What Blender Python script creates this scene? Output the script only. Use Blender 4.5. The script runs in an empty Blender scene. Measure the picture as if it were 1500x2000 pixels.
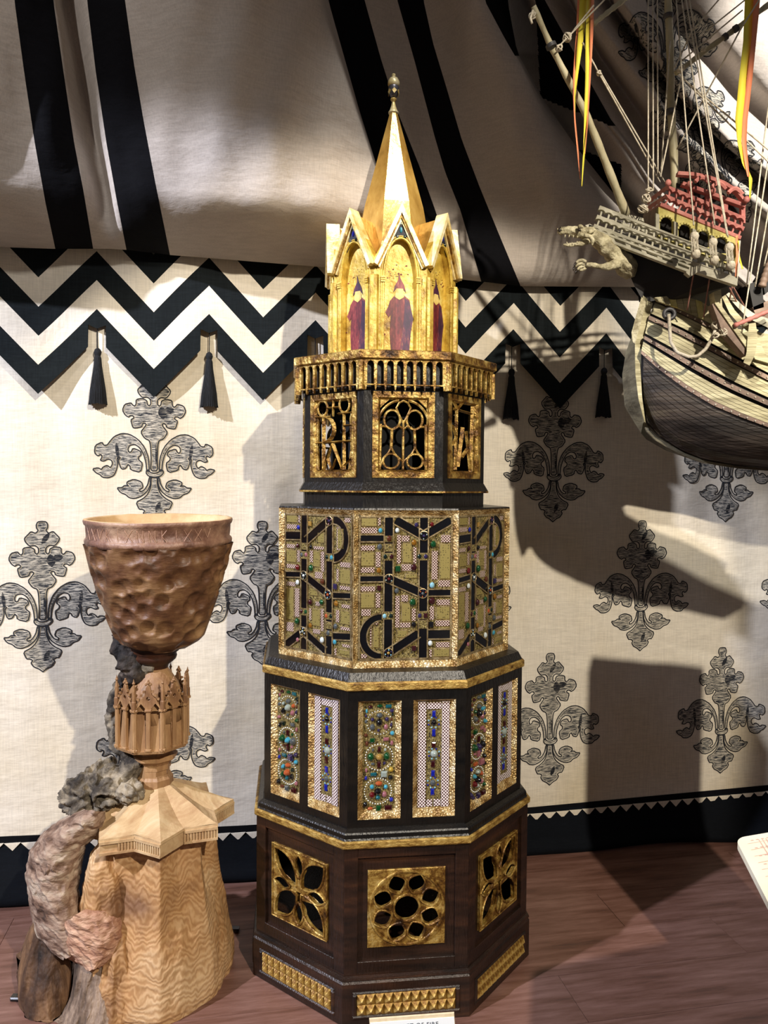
import bpy, bmesh, math, random
import numpy as np
from mathutils import Vector, Matrix, noise
from mathutils.bvhtree import BVHTree
random.seed(7)
PI = math.pi
C = bpy.context.scene.collection
SC = bpy.context.scene

# ------------------------------------------------------------------ camera
F, TH, RO, H = 1484.2238, 0.0349899565, 0.0078010377, 1.4
cd = bpy.data.cameras.new('camera')
cam = bpy.data.objects.new('camera', cd); C.objects.link(cam)
cd.sensor_fit = 'HORIZONTAL'; cd.sensor_width = 36.0; cd.lens = F/1500*36.0
cd.clip_start = 0.05; cd.clip_end = 60
cam.matrix_world = Matrix.Translation((0, 0, H)) @ Matrix.Rotation(PI/2-TH, 4, 'X') @ Matrix.Rotation(RO, 4, 'Z')
SC.camera = cam

# ------------------------------------------------------------------ ambient light of the hall, exposure
wd = bpy.data.worlds.new('hall_ambient'); SC.world = wd; wd.use_nodes = True
wd.node_tree.nodes['Background'].inputs[0].default_value = (0.80, 0.72, 0.70, 1)
wd.node_tree.nodes['Background'].inputs[1].default_value = 0.135
SC.view_settings.view_transform = 'Standard'; SC.view_settings.look = 'None'
SC.view_settings.exposure = 0.0; SC.view_settings.gamma = 1.0
SC.view_settings.use_curve_mapping = False
SC.cycles.max_bounces = 6; SC.cycles.diffuse_bounces = 3

def spot(name, loc, target, power, color, angle, blend=0.3, size=0.04):
    l = bpy.data.lights.new(name, 'SPOT'); l.energy = power; l.color = color
    l.spot_size = math.radians(angle); l.spot_blend = blend; l.shadow_soft_size = size
    o = bpy.data.objects.new(name, l); C.objects.link(o)
    o.location = loc
    o.rotation_euler = (Vector(target)-Vector(loc)).to_track_quat('-Z', 'Y').to_euler()
    return o
spot('warm_spot', (1.42, -1.25, 3.36), (0.0, 2.5, 0.9), 700, (1.0, 0.90, 0.75), 38, 0.2)
spot('cool_spot', (-4.1, -1.2, 4.5), (0.15, 2.7, 0.40), 2200, (0.82, 0.85, 1.0), 26.5, 0.15, 0.06)
spot('canopy_spot', (-1.3, -0.5, 3.5), (-1.10, 2.4, 2.70), 135, (1.0, 0.96, 0.93), 38, 1.0, 0.08)
spot('ship_spot', (2.6, -0.2, 4.2), (1.66, 2.4, 2.92), 1250, (1.0, 0.96, 0.90), 23, 0.5, 0.05)
spot('hull_fill', (1.0, -0.7, 3.5), (1.24, 2.1, 1.93), 430, (1.0, 0.94, 0.82), 16, 0.4, 0.05)  # added fill that brightens the ship's hull and forecastle
spot('spire_spot', (0.41, 0.74, 4.2), (0.025, 2.31, 2.27), 330, (1.0, 0.96, 0.90), 12.5, 0.4, 0.16)

# ------------------------------------------------------------------ pixel helpers (photo measured at 1500x2000)
CAMP = Vector((0, 0, H))
def ray(px, py):
    u = (px-750)/F; v = (py-1000)/F
    c, s = math.cos(-RO), math.sin(-RO)
    u, v = c*u-s*v, s*u+c*v
    return Vector((u, math.cos(TH)-v*math.sin(TH), -math.sin(TH)-v*math.cos(TH)))
def onY(px, py, Y):
    d = ray(px, py); return CAMP+d*(Y/d.y)
def onZ(px, py, z):
    d = ray(px, py); return CAMP+d*((z-H)/d.z)
WA = math.radians(10.791)
WU = Vector((math.cos(WA), math.sin(WA), 0)); WN = Vector((math.sin(WA), -math.cos(WA), 0)); WO = Vector((0, 2.78, 0))
def W(u, z, n=0.0):
    return WO+WU*u+WN*n+Vector((0, 0, z))
def onW(px, py, n):
    d = ray(px, py); t = ((WO+WN*n-CAMP).dot(WN))/d.dot(WN); return CAMP+d*t
def uz(P):
    return ((P-WO).dot(WU), P.z)
def lerp(a, b, t): return a+(b-a)*t
def interp(x, xs, ys): return float(np.interp(x, xs, ys))
def sm(t):
    t = max(0.0, min(1.0, t)); return t*t*(3-2*t)

# ------------------------------------------------------------------ mesh helpers
class MB:
    def __init__(s): s.v = []; s.f = []; s.m = []; s.uv = []
    def add(s, vs, fs, mi=0):
        o = len(s.v); s.v += [tuple(p) for p in vs]
        for f in fs: s.f.append(tuple(i+o for i in f)); s.m.append(mi)
    def box(s, x0, x1, y0, y1, z0, z1, mi=0, bev=0.0):
        if bev <= 0:
            vs = [(x, y, z) for z in (z0, z1) for y in (y0, y1) for x in (x0, x1)]
            s.add(vs, [(0, 2, 3, 1), (4, 5, 7, 6), (0, 1, 5, 4), (2, 6, 7, 3), (0, 4, 6, 2), (1, 3, 7, 5)], mi)
        else:   # bevel on the -y (front) side
            b = bev
            vs = [(x0, y1, z0), (x1, y1, z0), (x1, y1, z1), (x0, y1, z1), (x0, y0+b, z0), (x1, y0+b, z0), (x1, y0+b, z1), (x0, y0+b, z1),
                  (x0+b, y0, z0+b), (x1-b, y0, z0+b), (x1-b, y0, z1-b), (x0+b, y0, z1-b)]
            s.add(vs, [(0, 3, 2, 1), (0, 1, 5, 4), (1, 2, 6, 5), (2, 3, 7, 6), (3, 0, 4, 7), (4, 5, 9, 8), (5, 6, 10, 9), (6, 7, 11, 10), (7, 4, 8, 11), (8, 9, 10, 11)], mi)
    def prism(s, poly, y0, y1, mi=0):      # poly in (x,z), y0 front y1 back
        n = len(poly)
        a = sum(poly[i][0]*poly[(i+1) % n][1]-poly[(i+1) % n][0]*poly[i][1] for i in range(n))
        if a < 0: poly = poly[::-1]
        vs = [(x, y0, z) for x, z in poly]+[(x, y1, z) for x, z in poly]
        fs = [tuple(range(n)), tuple(range(2*n-1, n-1, -1))]+[(i, i+n, (i+1) % n+n, (i+1) % n) for i in range(n)]
        s.add(vs, fs, mi)
    def hexa(s, a, b, mi=0):               # two quads of 4 points
        s.add(list(a)+list(b), [(0, 1, 2, 3), (7, 6, 5, 4), (0, 4, 5, 1), (1, 5, 6, 2), (2, 6, 7, 3), (3, 7, 4, 0)], mi)
    def tube(s, pts, r, seg=8, mi=0, cap=True):
        pts = [Vector(p) for p in pts]; n = len(pts)
        rs = r if isinstance(r, (list, tuple)) else [r]*n
        up = Vector((0, 0, 1)); rings = []
        d0 = (pts[1]-pts[0]).normalized()
        if abs(d0.dot(up)) > .95: up = Vector((0, 1, 0))
        a = d0.cross(up).normalized()
        for i, p in enumerate(pts):
            d = (pts[min(i+1, n-1)]-pts[max(i-1, 0)]).normalized()
            a = (a-d*a.dot(d)).normalized(); b = d.cross(a)
            rings.append([p+(a*math.cos(2*PI*k/seg)+b*math.sin(2*PI*k/seg))*rs[i] for k in range(seg)])
        vs = [q for rr in rings for q in rr]; fs = []
        for i in range(n-1):
            for k in range(seg):
                fs.append((i*seg+k, i*seg+(k+1) % seg, (i+1)*seg+(k+1) % seg, (i+1)*seg+k))
        if cap: fs.append(tuple(range(seg-1, -1, -1))); fs.append(tuple((n-1)*seg+k for k in range(seg)))
        s.add(vs, fs, mi)
    def lathe(s, prof, seg, c=(0, 0, 0), ph=0.0, mi=0, cap=True):   # prof (r,z) bottom to top
        vs = []; fs = []
        for r, z in prof:
            for k in range(seg):
                a = ph+2*PI*k/seg; vs.append((c[0]+r*math.sin(a), c[1]-r*math.cos(a), c[2]+z))
        n = len(prof)
        for i in range(n-1):
            for k in range(seg):
                fs.append((i*seg+k, i*seg+(k+1) % seg, (i+1)*seg+(k+1) % seg, (i+1)*seg+k))
        if cap:
            fs.append(tuple(range(seg-1, -1, -1))); fs.append(tuple((n-1)*seg+k for k in range(seg)))
        s.add(vs, fs, mi)
    def grid(s, P, mi=0, mf=None, closed=False):   # P[row][col]
        R = len(P); Cc = len(P[0]); o = len(s.v)
        for row in P: s.v += [tuple(p) for p in row]
        for i in range(R-1):
            for j in range(Cc if closed else Cc-1):
                j2 = (j+1) % Cc
                s.f.append((o+i*Cc+j, o+i*Cc+j2, o+(i+1)*Cc+j2, o+(i+1)*Cc+j)); s.m.append(mf(i, j) if mf else mi)
    def mesh(s, name, mats, smooth=False):
        me = bpy.data.meshes.new(name); me.from_pydata(s.v, [], s.f)
        for m in (mats if isinstance(mats, (list, tuple)) else [mats]): me.materials.append(m)
        me.polygons.foreach_set('material_index', s.m)
        if smooth: me.polygons.foreach_set('use_smooth', [True]*len(s.f))
        me.update(); return me
    def obj(s, name, mats, parent=None, smooth=False, rz=None, loc=None):
        return link(name, s.mesh(name, mats, smooth), parent, rz, loc)
def link(name, me, parent=None, rz=None, loc=None):
    o = bpy.data.objects.new(name, me); C.objects.link(o)
    if parent: o.parent = parent
    if rz is not None: o.rotation_euler = (0, 0, rz)
    if loc is not None: o.location = loc
    return o
def tag(o, label=None, cat=None, group=None, kind=None):
    for k, v in (('label', label), ('category', cat), ('group', group), ('kind', kind)):
        if v: o[k] = v
    return o
def empty(name, loc=(0, 0, 0), rz=0.0):
    o = bpy.data.objects.new(name, None); C.objects.link(o); o.location = loc; o.rotation_euler = (0, 0, rz)
    o.empty_display_size = .1; return o
def fillmesh(loops, t, bev=0.0, res=1):   # 2D loops (x,y), even-odd fill, thickness t centred on z=0
    cu = bpy.data.curves.new('tmp', 'CURVE'); cu.dimensions = '2D'; cu.fill_mode = 'BOTH' if t > 0 else 'FRONT'
    cu.extrude = max(t/2-bev, 0); cu.bevel_depth = bev; cu.bevel_resolution = 0
    cu.offset = -bev
    for lp in loops:
        sp = cu.splines.new('POLY'); sp.points.add(len(lp)-1)
        for i, (x, y) in enumerate(lp): sp.points[i].co = (x, y, 0, 1)
        sp.use_cyclic_u = True
    o = bpy.data.objects.new('tmp', cu)
    me = bpy.data.meshes.new_from_object(o)
    bpy.data.objects.remove(o); bpy.data.curves.remove(cu)
    vs = [tuple(v.co) for v in me.vertices]; fs = [tuple(p.vertices) for p in me.polygons]
    bpy.data.meshes.remove(me)
    return vs, fs
def circ(cx, cy, r, n=24, ry=None, a0=0.0):
    ry = ry or r
    return [(cx+r*math.cos(a0+2*PI*i/n), cy+ry*math.sin(a0+2*PI*i/n)) for i in range(n)]
def rect(x0, y0, x1, y1): return [(x0, y0), (x1, y0), (x1, y1), (x0, y1)]
def petal(cx, cy, ang, r0, r1, w, n=8):   # leaf shape from r0 to r1
    pts = []
    for i in range(n+1):
        t = i/n; pts.append((lerp(r0, r1, t), w*math.sin(PI*t)**.8))
    for i in range(n-1, 0, -1):
        t = i/n; pts.append((lerp(r0, r1, t), -w*math.sin(PI*t)**.8))
    c, s = math.cos(ang), math.sin(ang)
    return [(cx+x*c-y*s, cy+x*s+y*c) for x, y in pts]

# ------------------------------------------------------------------ materials
def hx(h):
    h = h.lstrip('#'); r = [int(h[i:i+2], 16)/255 for i in (0, 2, 4)]
    return tuple((c/12.92 if c <= .04045 else ((c+.055)/1.055)**2.4) for c in r)+(1,)
def mat(name, cols, rough=.6, metal=0.0, scale=8.0, stretch=(1, 1, 1), bump=0.0, bscale=None, kind='noise', detail=6, pos=None, spec=.5, sheen=0, bstretch=None, dist=0.0, coat=0, bdist=.01):
    m = bpy.data.materials.new(name); m.use_nodes = True; nt = m.node_tree; N = nt.nodes; L = nt.links
    b = N['Principled BSDF']; b.inputs['Roughness'].default_value = rough; b.inputs['Metallic'].default_value = metal
    b.inputs['Specular IOR Level'].default_value = spec
    if sheen: b.inputs['Sheen Weight'].default_value = sheen
    if coat: b.inputs['Coat Weight'].default_value = coat
    tc = N.new('ShaderNodeTexCoord'); mp = N.new('ShaderNodeMapping'); L.new(tc.outputs['Object'], mp.inputs[0]); mp.inputs['Scale'].default_value = stretch
    if len(cols) == 1: b.inputs['Base Color'].default_value = hx(cols[0])
    else:
        if kind == 'noise':
            t = N.new('ShaderNodeTexNoise'); t.inputs['Scale'].default_value = scale; t.inputs['Detail'].default_value = detail; t.inputs['Roughness'].default_value = .65; t.inputs['Distortion'].default_value = dist; out = t.outputs[0]
        elif kind == 'wave':
            t = N.new('ShaderNodeTexWave'); t.inputs['Scale'].default_value = scale; t.inputs['Distortion'].default_value = dist or 6; t.inputs['Detail'].default_value = 3; t.inputs['Detail Scale'].default_value = 1.5; out = t.outputs['Fac']
        elif kind == 'vor':
            t = N.new('ShaderNodeTexVoronoi'); t.inputs['Scale'].default_value = scale; out = t.outputs['Distance']
        L.new(mp.outputs[0], t.inputs['Vector'])
        cr = N.new('ShaderNodeValToRGB'); L.new(out, cr.inputs[0]); L.new(cr.outputs[0], b.inputs['Base Color'])
        e = cr.color_ramp.elements
        ps = pos or [lerp(.3, .7, i/(len(cols)-1)) for i in range(len(cols))]
        e[0].position = ps[0]; e[0].color = hx(cols[0]); e[1].position = ps[-1]; e[1].color = hx(cols[-1])
        for i in range(1, len(cols)-1):
            q = e.new(ps[i]); q.color = hx(cols[i])
    if bump:
        mp2 = N.new('ShaderNodeMapping'); L.new(tc.outputs['Object'], mp2.inputs[0]); mp2.inputs['Scale'].default_value = bstretch or stretch
        if kind == 'vor' or bdist > .05:
            t2 = N.new('ShaderNodeTexVoronoi'); o2 = t2.outputs['Distance']
        else:
            t2 = N.new('ShaderNodeTexNoise'); t2.inputs['Detail'].default_value = 5; o2 = t2.outputs[0]
        t2.inputs['Scale'].default_value = bscale or scale*3; L.new(mp2.outputs[0], t2.inputs['Vector'])
        bp = N.new('ShaderNodeBump'); bp.inputs['Strength'].default_value = bump; bp.inputs['Distance'].default_value = min(bdist, .01); L.new(o2, bp.inputs['Height']); L.new(bp.outputs[0], b.inputs['Normal'])
    return m
def cloth(name, base, alt, stain=.5, rough=.9, weave=260, wr=.25, crease=.35):
    """linen: woven threads in two directions, soft creases, faint uneven tone"""
    m = bpy.data.materials.new(name); m.use_nodes = True; nt = m.node_tree; N = nt.nodes; L = nt.links
    b = N['Principled BSDF']; b.inputs['Roughness'].default_value = rough; b.inputs['Specular IOR Level'].default_value = .15
    tc = N.new('ShaderNodeTexCoord')
    def nz(scale, st, det=4):
        mp = N.new('ShaderNodeMapping'); mp.inputs['Scale'].default_value = st; L.new(tc.outputs['Object'], mp.inputs[0])
        t = N.new('ShaderNodeTexNoise'); t.inputs['Scale'].default_value = scale; t.inputs['Detail'].default_value = det; L.new(mp.outputs[0], t.inputs['Vector']); return t.outputs[0]
    big = nz(2.2, (1, 1, 1), 5); h = nz(weave, (.08, .08, 1)); v = nz(weave, (1, 1, .05)); cr = nz(7, (1, 1, 2.2), 6)
    mx = N.new('ShaderNodeMix'); mx.data_type = 'RGBA'; mx.inputs[6].default_value = hx(base); mx.inputs[7].default_value = hx(alt)
    r1 = N.new('ShaderNodeMapRange'); r1.inputs[1].default_value = .42; r1.inputs[2].default_value = .72; r1.inputs[4].default_value = stain; L.new(big, r1.inputs[0]); L.new(r1.outputs[0], mx.inputs[0])
    ad = N.new('ShaderNodeMath'); ad.operation = 'ADD'; L.new(h, ad.inputs[0]); L.new(v, ad.inputs[1])
    r2 = N.new('ShaderNodeMapRange'); r2.inputs[1].default_value = .75; r2.inputs[2].default_value = 1.25; r2.inputs[3].default_value = 1-wr; r2.inputs[4].default_value = 1.05; L.new(ad.outputs[0], r2.inputs[0])
    ml = N.new('ShaderNodeMix'); ml.data_type = 'RGBA'; ml.blend_type = 'MULTIPLY'; ml.inputs[0].default_value = 1; L.new(mx.outputs[2], ml.inputs[6]); L.new(r2.outputs[0], ml.inputs[7])
    L.new(ml.outputs[2], b.inputs['Base Color'])
    bp = N.new('ShaderNodeBump'); bp.inputs['Strength'].default_value = crease; bp.inputs['Distance'].default_value = .02; L.new(cr, bp.inputs['Height'])
    bp2 = N.new('ShaderNodeBump'); bp2.inputs['Strength'].default_value = .25; bp2.inputs['Distance'].default_value = .001; L.new(ad.outputs[0], bp2.inputs['Height']); L.new(bp.outputs[0], bp2.inputs['Normal']); L.new(bp2.outputs[0], b.inputs['Normal'])
    return m
def lattice(name, light, dark, size, lw=.22):
    """small diamonds with pale crossed lines: enamel fretwork print; uses face coordinates x,z"""
    m = bpy.data.materials.new(name); m.use_nodes = True; nt = m.node_tree; N = nt.nodes; L = nt.links
    b = N['Principled BSDF']; b.inputs['Roughness'].default_value = .35
    tc = N.new('ShaderNodeTexCoord'); sp = N.new('ShaderNodeSeparateXYZ'); L.new(tc.outputs['Object'], sp.inputs[0])
    def mth(op, a, c=None):
        n = N.new('ShaderNodeMath'); n.operation = op
        for i, q in enumerate((a, c)):
            if q is None: continue
            if isinstance(q, (int, float)): n.inputs[i].default_value = q
            else: L.new(q, n.inputs[i])
        return n.outputs[0]
    outs = []
    for op in ('ADD', 'SUBTRACT'):
        s = mth(op, sp.outputs[0], sp.outputs[2]); s = mth('DIVIDE', s, size); s = mth('FRACT', mth('ADD', s, 100.0)); s = mth('ABSOLUTE', mth('SUBTRACT', s, .5)); outs.append(mth('GREATER_THAN', s, .5-lw))
    g = mth('MAXIMUM', outs[0], outs[1])
    mx = N.new('ShaderNodeMix'); mx.data_type = 'RGBA'; mx.inputs[6].default_value = hx(dark); mx.inputs[7].default_value = hx(light); L.new(g, mx.inputs[0]); L.new(mx.outputs[2], b.inputs['Base Color'])
    bp = N.new('ShaderNodeBump'); bp.inputs['Strength'].default_value = .5; bp.inputs['Distance'].default_value = .002; L.new(g, bp.inputs['Height']); L.new(bp.outputs[0], b.inputs['Normal'])
    return m
M = {}
M['linen'] = cloth('curtain_linen', '#e9e0cf', '#d3c19b', .6, wr=.13)
M['canopy'] = cloth('canopy_linen', '#c4bab0', '#b3a698', .5, crease=.45, wr=.12)
M['black'] = cloth('black_cloth', '#0b0b0f', '#111117', .5, wr=.3)
M['zigblack'] = cloth('slate_black_cloth', '#171c1e', '#22282a', .5, wr=.35)
M['navy'] = cloth('navy_cloth', '#090c11', '#0e131b', .5, wr=.3)
M['ink'] = mat('print_ink', ['#14161a', '#2a2d33'], .9, scale=60)
M['hatch'] = mat('print_hatching', ['#23262c', '#3c4046', '#a9a395', '#d3cab8'], .95, kind='noise', scale=120, stretch=(.35, .35, 5), pos=[.42, .47, .52, .60], detail=3)
M['shade'] = mat('print_shade', ['#181a20', '#2a2d33', '#8d8678'], .95, kind='noise', scale=95, stretch=(.4, .4, 5), pos=[.48, .55, .64], detail=2)
M['tassel'] = mat('tassel_yarn', ['#06070a', '#14171d'], .85, scale=90, stretch=(4, 4, .3), bump=.6, bscale=120)
M['plank'] = mat('floor_laminate', ['#503830', '#6b4a3e', '#7d5b50', '#8f6c60'], .42, scale=3, stretch=(1, 9, 1), bump=.08, bscale=60, spec=.45)
M['wallpaint'] = mat('dark_wall', ['#2a2624'], .9)
M['ebony'] = mat('dark_stained_wood', ['#0e0907', '#1f130c', '#2c1b12', '#3f2616'], .35, scale=6, stretch=(1, 1, 6), bump=.25, bscale=40, bstretch=(6, 6, 1), spec=.5)
M['ebony2'] = mat('blackened_wood', ['#0a0a0a', '#15120f', '#1d1813'], .32, scale=7, stretch=(1, 1, 4), bump=.25, bscale=30, bstretch=(5, 5, 1))
M['gold'] = mat('worn_gold_leaf', ['#2e1a0b', '#75511f', '#ae8c44', '#dcc582'], .38, .45, scale=26, bump=.5, bscale=90, pos=[.33, .45, .55, .72])
M['goldstrip'] = mat('gilded_moulding', ['#3a2410', '#8a672c', '#b9974e', '#d8bd78'], .4, .35, scale=30, stretch=(1, 1, 2), bump=.4, bscale=110, pos=[.3, .42, .55, .75])
M['hammer'] = mat('hammered_gold', ['#5a3a1c', '#a8854c', '#d9c08c', '#f6ead0'], .38, .40, scale=30, bump=.55, bscale=170, kind='noise', bdist=.06, pos=[.3, .45, .58, .75])
M['bright'] = mat('bright_gold_panel', ['#5a3a14', '#a4802c', '#d2b14a', '#eadb8a'], .42, .15, scale=16, bump=.3, bscale=70, pos=[.26, .38, .52, .72])
M['spire'] = mat('spire_gilding', ['#8f6a2c', '#b98f45', '#cda556', '#dcbb78'], .27, .40, scale=11, stretch=(1, 1, .5), bump=.15, bscale=60)
M['gable'] = mat('pale_gilded_moulding', ['#8a6428', '#d8b765', '#f0dfa6', '#fff3cf'], .35, .2, scale=20, bump=.2, bscale=90, pos=[.25, .4, .55, .7])
M['olive'] = mat('engraved_olive_gold', ['#332b14', '#6e5e30', '#8e7d48', '#a59558'], .45, .3, scale=300, stretch=(1, 1, .6), bump=.8, bscale=320, pos=[.34, .43, .55, .8], detail=1)
def glyphs(name):
    m = bpy.data.materials.new(name); m.use_nodes = True; nt = m.node_tree; N = nt.nodes; L = nt.links; b = N['Principled BSDF']; b.inputs['Roughness'].default_value = .42; b.inputs['Metallic'].default_value = .3
    tc = N.new('ShaderNodeTexCoord'); sp_ = N.new('ShaderNodeSeparateXYZ'); L.new(tc.outputs['Object'], sp_.inputs[0]); cm = N.new('ShaderNodeCombineXYZ'); L.new(sp_.outputs[0], cm.inputs[0]); L.new(sp_.outputs[2], cm.inputs[1])
    br = N.new('ShaderNodeTexVoronoi'); br.inputs['Scale'].default_value = 150; br.inputs['Randomness'].default_value = .35; br.distance = 'MANHATTAN'; L.new(cm.outputs[0], br.inputs['Vector'])
    n = N.new('ShaderNodeTexNoise'); n.inputs['Scale'].default_value = 420; n.inputs['Detail'].default_value = 1; L.new(cm.outputs[0], n.inputs['Vector'])
    ad = N.new('ShaderNodeMath'); ad.operation = 'ADD'; L.new(br.outputs['Distance'], ad.inputs[0]); L.new(n.outputs[0], ad.inputs[1])
    c = N.new('ShaderNodeValToRGB'); L.new(ad.outputs[0], c.inputs[0]); e = c.color_ramp.elements; e[0].position = .70; e[0].color = hx('#352c14'); e[1].position = .88; e[1].color = hx('#94854c'); L.new(c.outputs[0], b.inputs['Base Color']); return m
M['olive2'] = glyphs('engraved_glyph_plate')
M['wire'] = mat('gold_wire', ['#5a452a', '#a08a62', '#c9b68c'], .32, .6, scale=60, bump=.2)
M['enamel'] = mat('black_enamel', ['#050507', '#0d0d12'], .18, scale=20, spec=.6)
M['coreblack'] = mat('core_shade_black', ['#050505', '#0b0b0d'], .9)  # black that stands for the shade inside the lantern
M['tymp'] = mat('dark_blue_ground', ['#0b0d18', '#1a1f33'], .6, scale=40)
M['lat'] = lattice('red_white_fretwork', '#dcc8b8', '#3c1512', .0074, .12)
M['lat2'] = lattice('white_fretwork', '#efe4e0', '#43201c', .0085, .15)
GEMC = dict(turq='#3a8ca4', white='#c9d2d4', brown='#4f2716', grey='#474d50', green='#083d1c', dgreen='#081c18', maroon='#300a10', violet='#282046', amber='#7c5212', blue='#141f8c', lblue='#7fb0c0', red='#560c10', black='#08080b', pink='#8f5a62', orange='#a04c26', yellow='#a88a30', teal='#17535c', clear='#8d9890', gold='#97763a')
GM = {k: mat('gem_'+k, [v], .08, spec=.8, coat=.6) for k, v in GEMC.items()}
M['robe'] = mat('painted_crimson_robe', ['#4a1420', '#6d2128', '#8a3a3a', '#c9a24a'], .5, scale=30, stretch=(3, 3, 1), pos=[.35, .5, .62, .75])
M['robe2'] = mat('painted_purple_robe', ['#2c1430', '#451c3a', '#6a2c3e', '#b99042'], .5, scale=34, stretch=(3, 3, 1), pos=[.35, .5, .62, .72])
M['skinp'] = mat('painted_face', ['#d9b85a', '#e9cf7e'], .5, scale=40)
M['flake'] = mat('flaked_red_paint', ['#5a1414', '#8a3018'], .6, scale=60)
M['card'] = mat('label_card', ['#eef4f4'], .6)
M['cardedge'] = mat('label_card_border', ['#e8d9b8', '#d8c49a'], .6, scale=60)
M['textink'] = mat('printed_text', ['#3a4350'], .7)
# ================================================================== THE SETTING
def wbox(name, u0, u1, z0, z1, n0, n1, m, kind='structure'):
    b = MB(); b.hexa([W(u0, z0, n1), W(u1, z0, n1), W(u1, z1, n1), W(u0, z1, n1)], [W(u0, z0, n0), W(u1, z0, n0), W(u1, z1, n0), W(u0, z1, n0)])
    o = b.obj(name, m); tag(o, kind=kind); return o
wb = wbox('wall_back', -3.4, 3.4, 0, 4.9, -.20, -.10, M['wallpaint'])
tag(wb, 'dark plain back wall behind the hangings', 'wall')
fl = MB(); fl.hexa([W(-3.4, -.02, -.2), W(3.4, -.02, -.2), W(3.4, -.02, 4.6), W(-3.4, -.02, 4.6)], [W(-3.4, -.10, -.2), W(3.4, -.10, -.2), W(3.4, -.10, 4.6), W(-3.4, -.10, 4.6)])
floor = fl.obj('floor', M['wallpaint']); tag(floor, 'reddish brown laminate plank floor', 'floor', kind='structure')
# laminate planks, each a piece of the floor
pw = .193; pm = MB(); pm.box(0, 1.28-.0015, 0, pw-.0015, -.02, 0, bev=0)
plank_me = pm.mesh('plank', M['plank'])
for r in range(-4, 19):
    n0 = .733-pw+r*pw
    off = (.60 if r % 2 == 0 else -.04)+(.31 if r % 4 > 1 else 0)
    for k in range(-3, 3):
        u0 = off+.42+k*1.28 if r != 0 else .988+k*1.28
        if u0 > 3.2 or u0 < -3.6: continue
        o = link('plank', plank_me, floor)
        p = W(u0, 0, n0+pw); o.location = p; o.rotation_euler = (0, 0, WA)
        o.scale = (1, 1, 1)

# ---------------------------------------------------------------- printed linen wall hanging
def cn(u, z):   # how far the hanging stands off the wall
    a = .006*math.sin(u*7.1+.6)+.005*math.sin(u*15.3+z*1.5)+.003*math.sin(u*31+2)
    a += .010*math.exp(-((u-1.13)/.05)**2)*sm((1.6-z)/1.0)
    return .012+a*sm((z-.15)/.6)*(1 if z < 2.3 else 1)
def trimz(u): return interp(u, [-1.9, -1.3, -.95, -.5, .59, 1.62, 2.2], [.214, .208, .196, .184, .171, .189, .20])
hang = empty('wall_hanging', W(0, 0, 0))
def cloth_grid(name, us, zs, nf, m, parent, zmap=None):
    b = MB(); rows = []
    for z in zs:
        row = []
        for u in us:
            zz = zmap(u, z) if zmap else z
            row.append(W(u, zz, nf(u, zz))-WO)
        rows.append(row)
    b.grid(rows); return b.obj(name, m, parent, smooth=True)
US = list(np.linspace(-2.3, 2.3, 220))
cloth_grid('linen_panel', US, list(np.linspace(0, 1, 60)), cn, M['linen'], hang, lambda u, t: lerp(trimz(u)-.004, 2.45, t))
cloth_grid('black_band', US, [0, 1], lambda u, z: cn(u, z)+.0015, M['black'], hang, lambda u, t: lerp(trimz(u)-.025, trimz(u)-.001, t))
def skn(u, z):
    t = sm((.19-z)/.19); return .010+.055*t+.02*t*math.sin(u*4.2+1)+.012*t*math.sin(u*9.7)+(.018*math.sin(PI*min(1, max(0, (.05-z)/.05))) if z < .05 else 0)
cloth_grid('skirt', US, list(np.linspace(0, 1, 14)), skn, M['navy'], hang, lambda u, t: lerp(.002, trimz(u)-.004, t))
tri = MB(); tri.prism([(-.0262, 0), (.0262, 0), (0, -.027)], -.0012, .0012); tme = tri.mesh('white_triangle', M['linen'])
for i in range(-40, 40):
    u = .012+i*.0535
    o = link('white_triangle', tme, hang); z = trimz(u)-.024; o.location = W(u, z, skn(u, z)+.005)-WO; o.rotation_euler = (0, 0, WA)

# ---------------------------------------------------------------- lily motif print
def Z(pts): return [((x-490)/1810*.508, (1000-y)/1810*.508) for x, y in pts]
def mir(pts): return pts+[(-x, y) for x, y in reversed(pts)]
m1 = mir(Z([(490, 90), (535, 95), (552, 130), (550, 170), (530, 200), (560, 235), (610, 210), (640, 245), (682, 290), (675, 330), (630, 385), (570, 375), (530, 410), (528, 465), (550, 485), (570, 465), (575, 420), (630, 395), (700, 410), (700, 470), (720, 492), (745, 475), (760, 450), (835, 470), (862, 540), (830, 600), (790, 625), (770, 605), (735, 605), (725, 635), (765, 655), (740, 750), (710, 755), (635, 740), (625, 700), (600, 690), (580, 710), (600, 740), (648, 805), (600, 880), (548, 900), (532, 960), (525, 1150), (532, 1270)]))
m2 = Z([(548, 1275), (555, 1120), (600, 990), (680, 890), (780, 830), (870, 820), (960, 860), (1010, 920), (1040, 965), (1085, 970), (1100, 930), (1180, 970), (1190, 1060), (1150, 1100), (1115, 1075), (1100, 1110), (1125, 1150), (1085, 1160), (1030, 1130), (990, 1150), (980, 1190), (1005, 1240), (1045, 1208), (1090, 1230), (1110, 1262), (1150, 1240), (1215, 1255), (1170, 1305), (1130, 1320), (1100, 1355), (1030, 1360), (970, 1335), (940, 1280), (920, 1200), (930, 1130), (910, 1102), (888, 1115), (915, 1150), (880, 1255), (825, 1245), (800, 1195), (775, 1215), (770, 1260), (650, 1292), (625, 1180), (675, 1140), (675, 1105), (640, 1080), (655, 1030), (740, 998), (760, 1045), (790, 1050), (800, 1010), (780, 965), (720, 950), (660, 990), (610, 1080), (585, 1180), (578, 1275)])
m3 = Z([(400, 1265), (395, 1300), (420, 1335), (490, 1350), (560, 1338), (598, 1300), (590, 1262), (560, 1255), (540, 1290), (490, 1300), (440, 1292), (425, 1262)])
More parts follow.
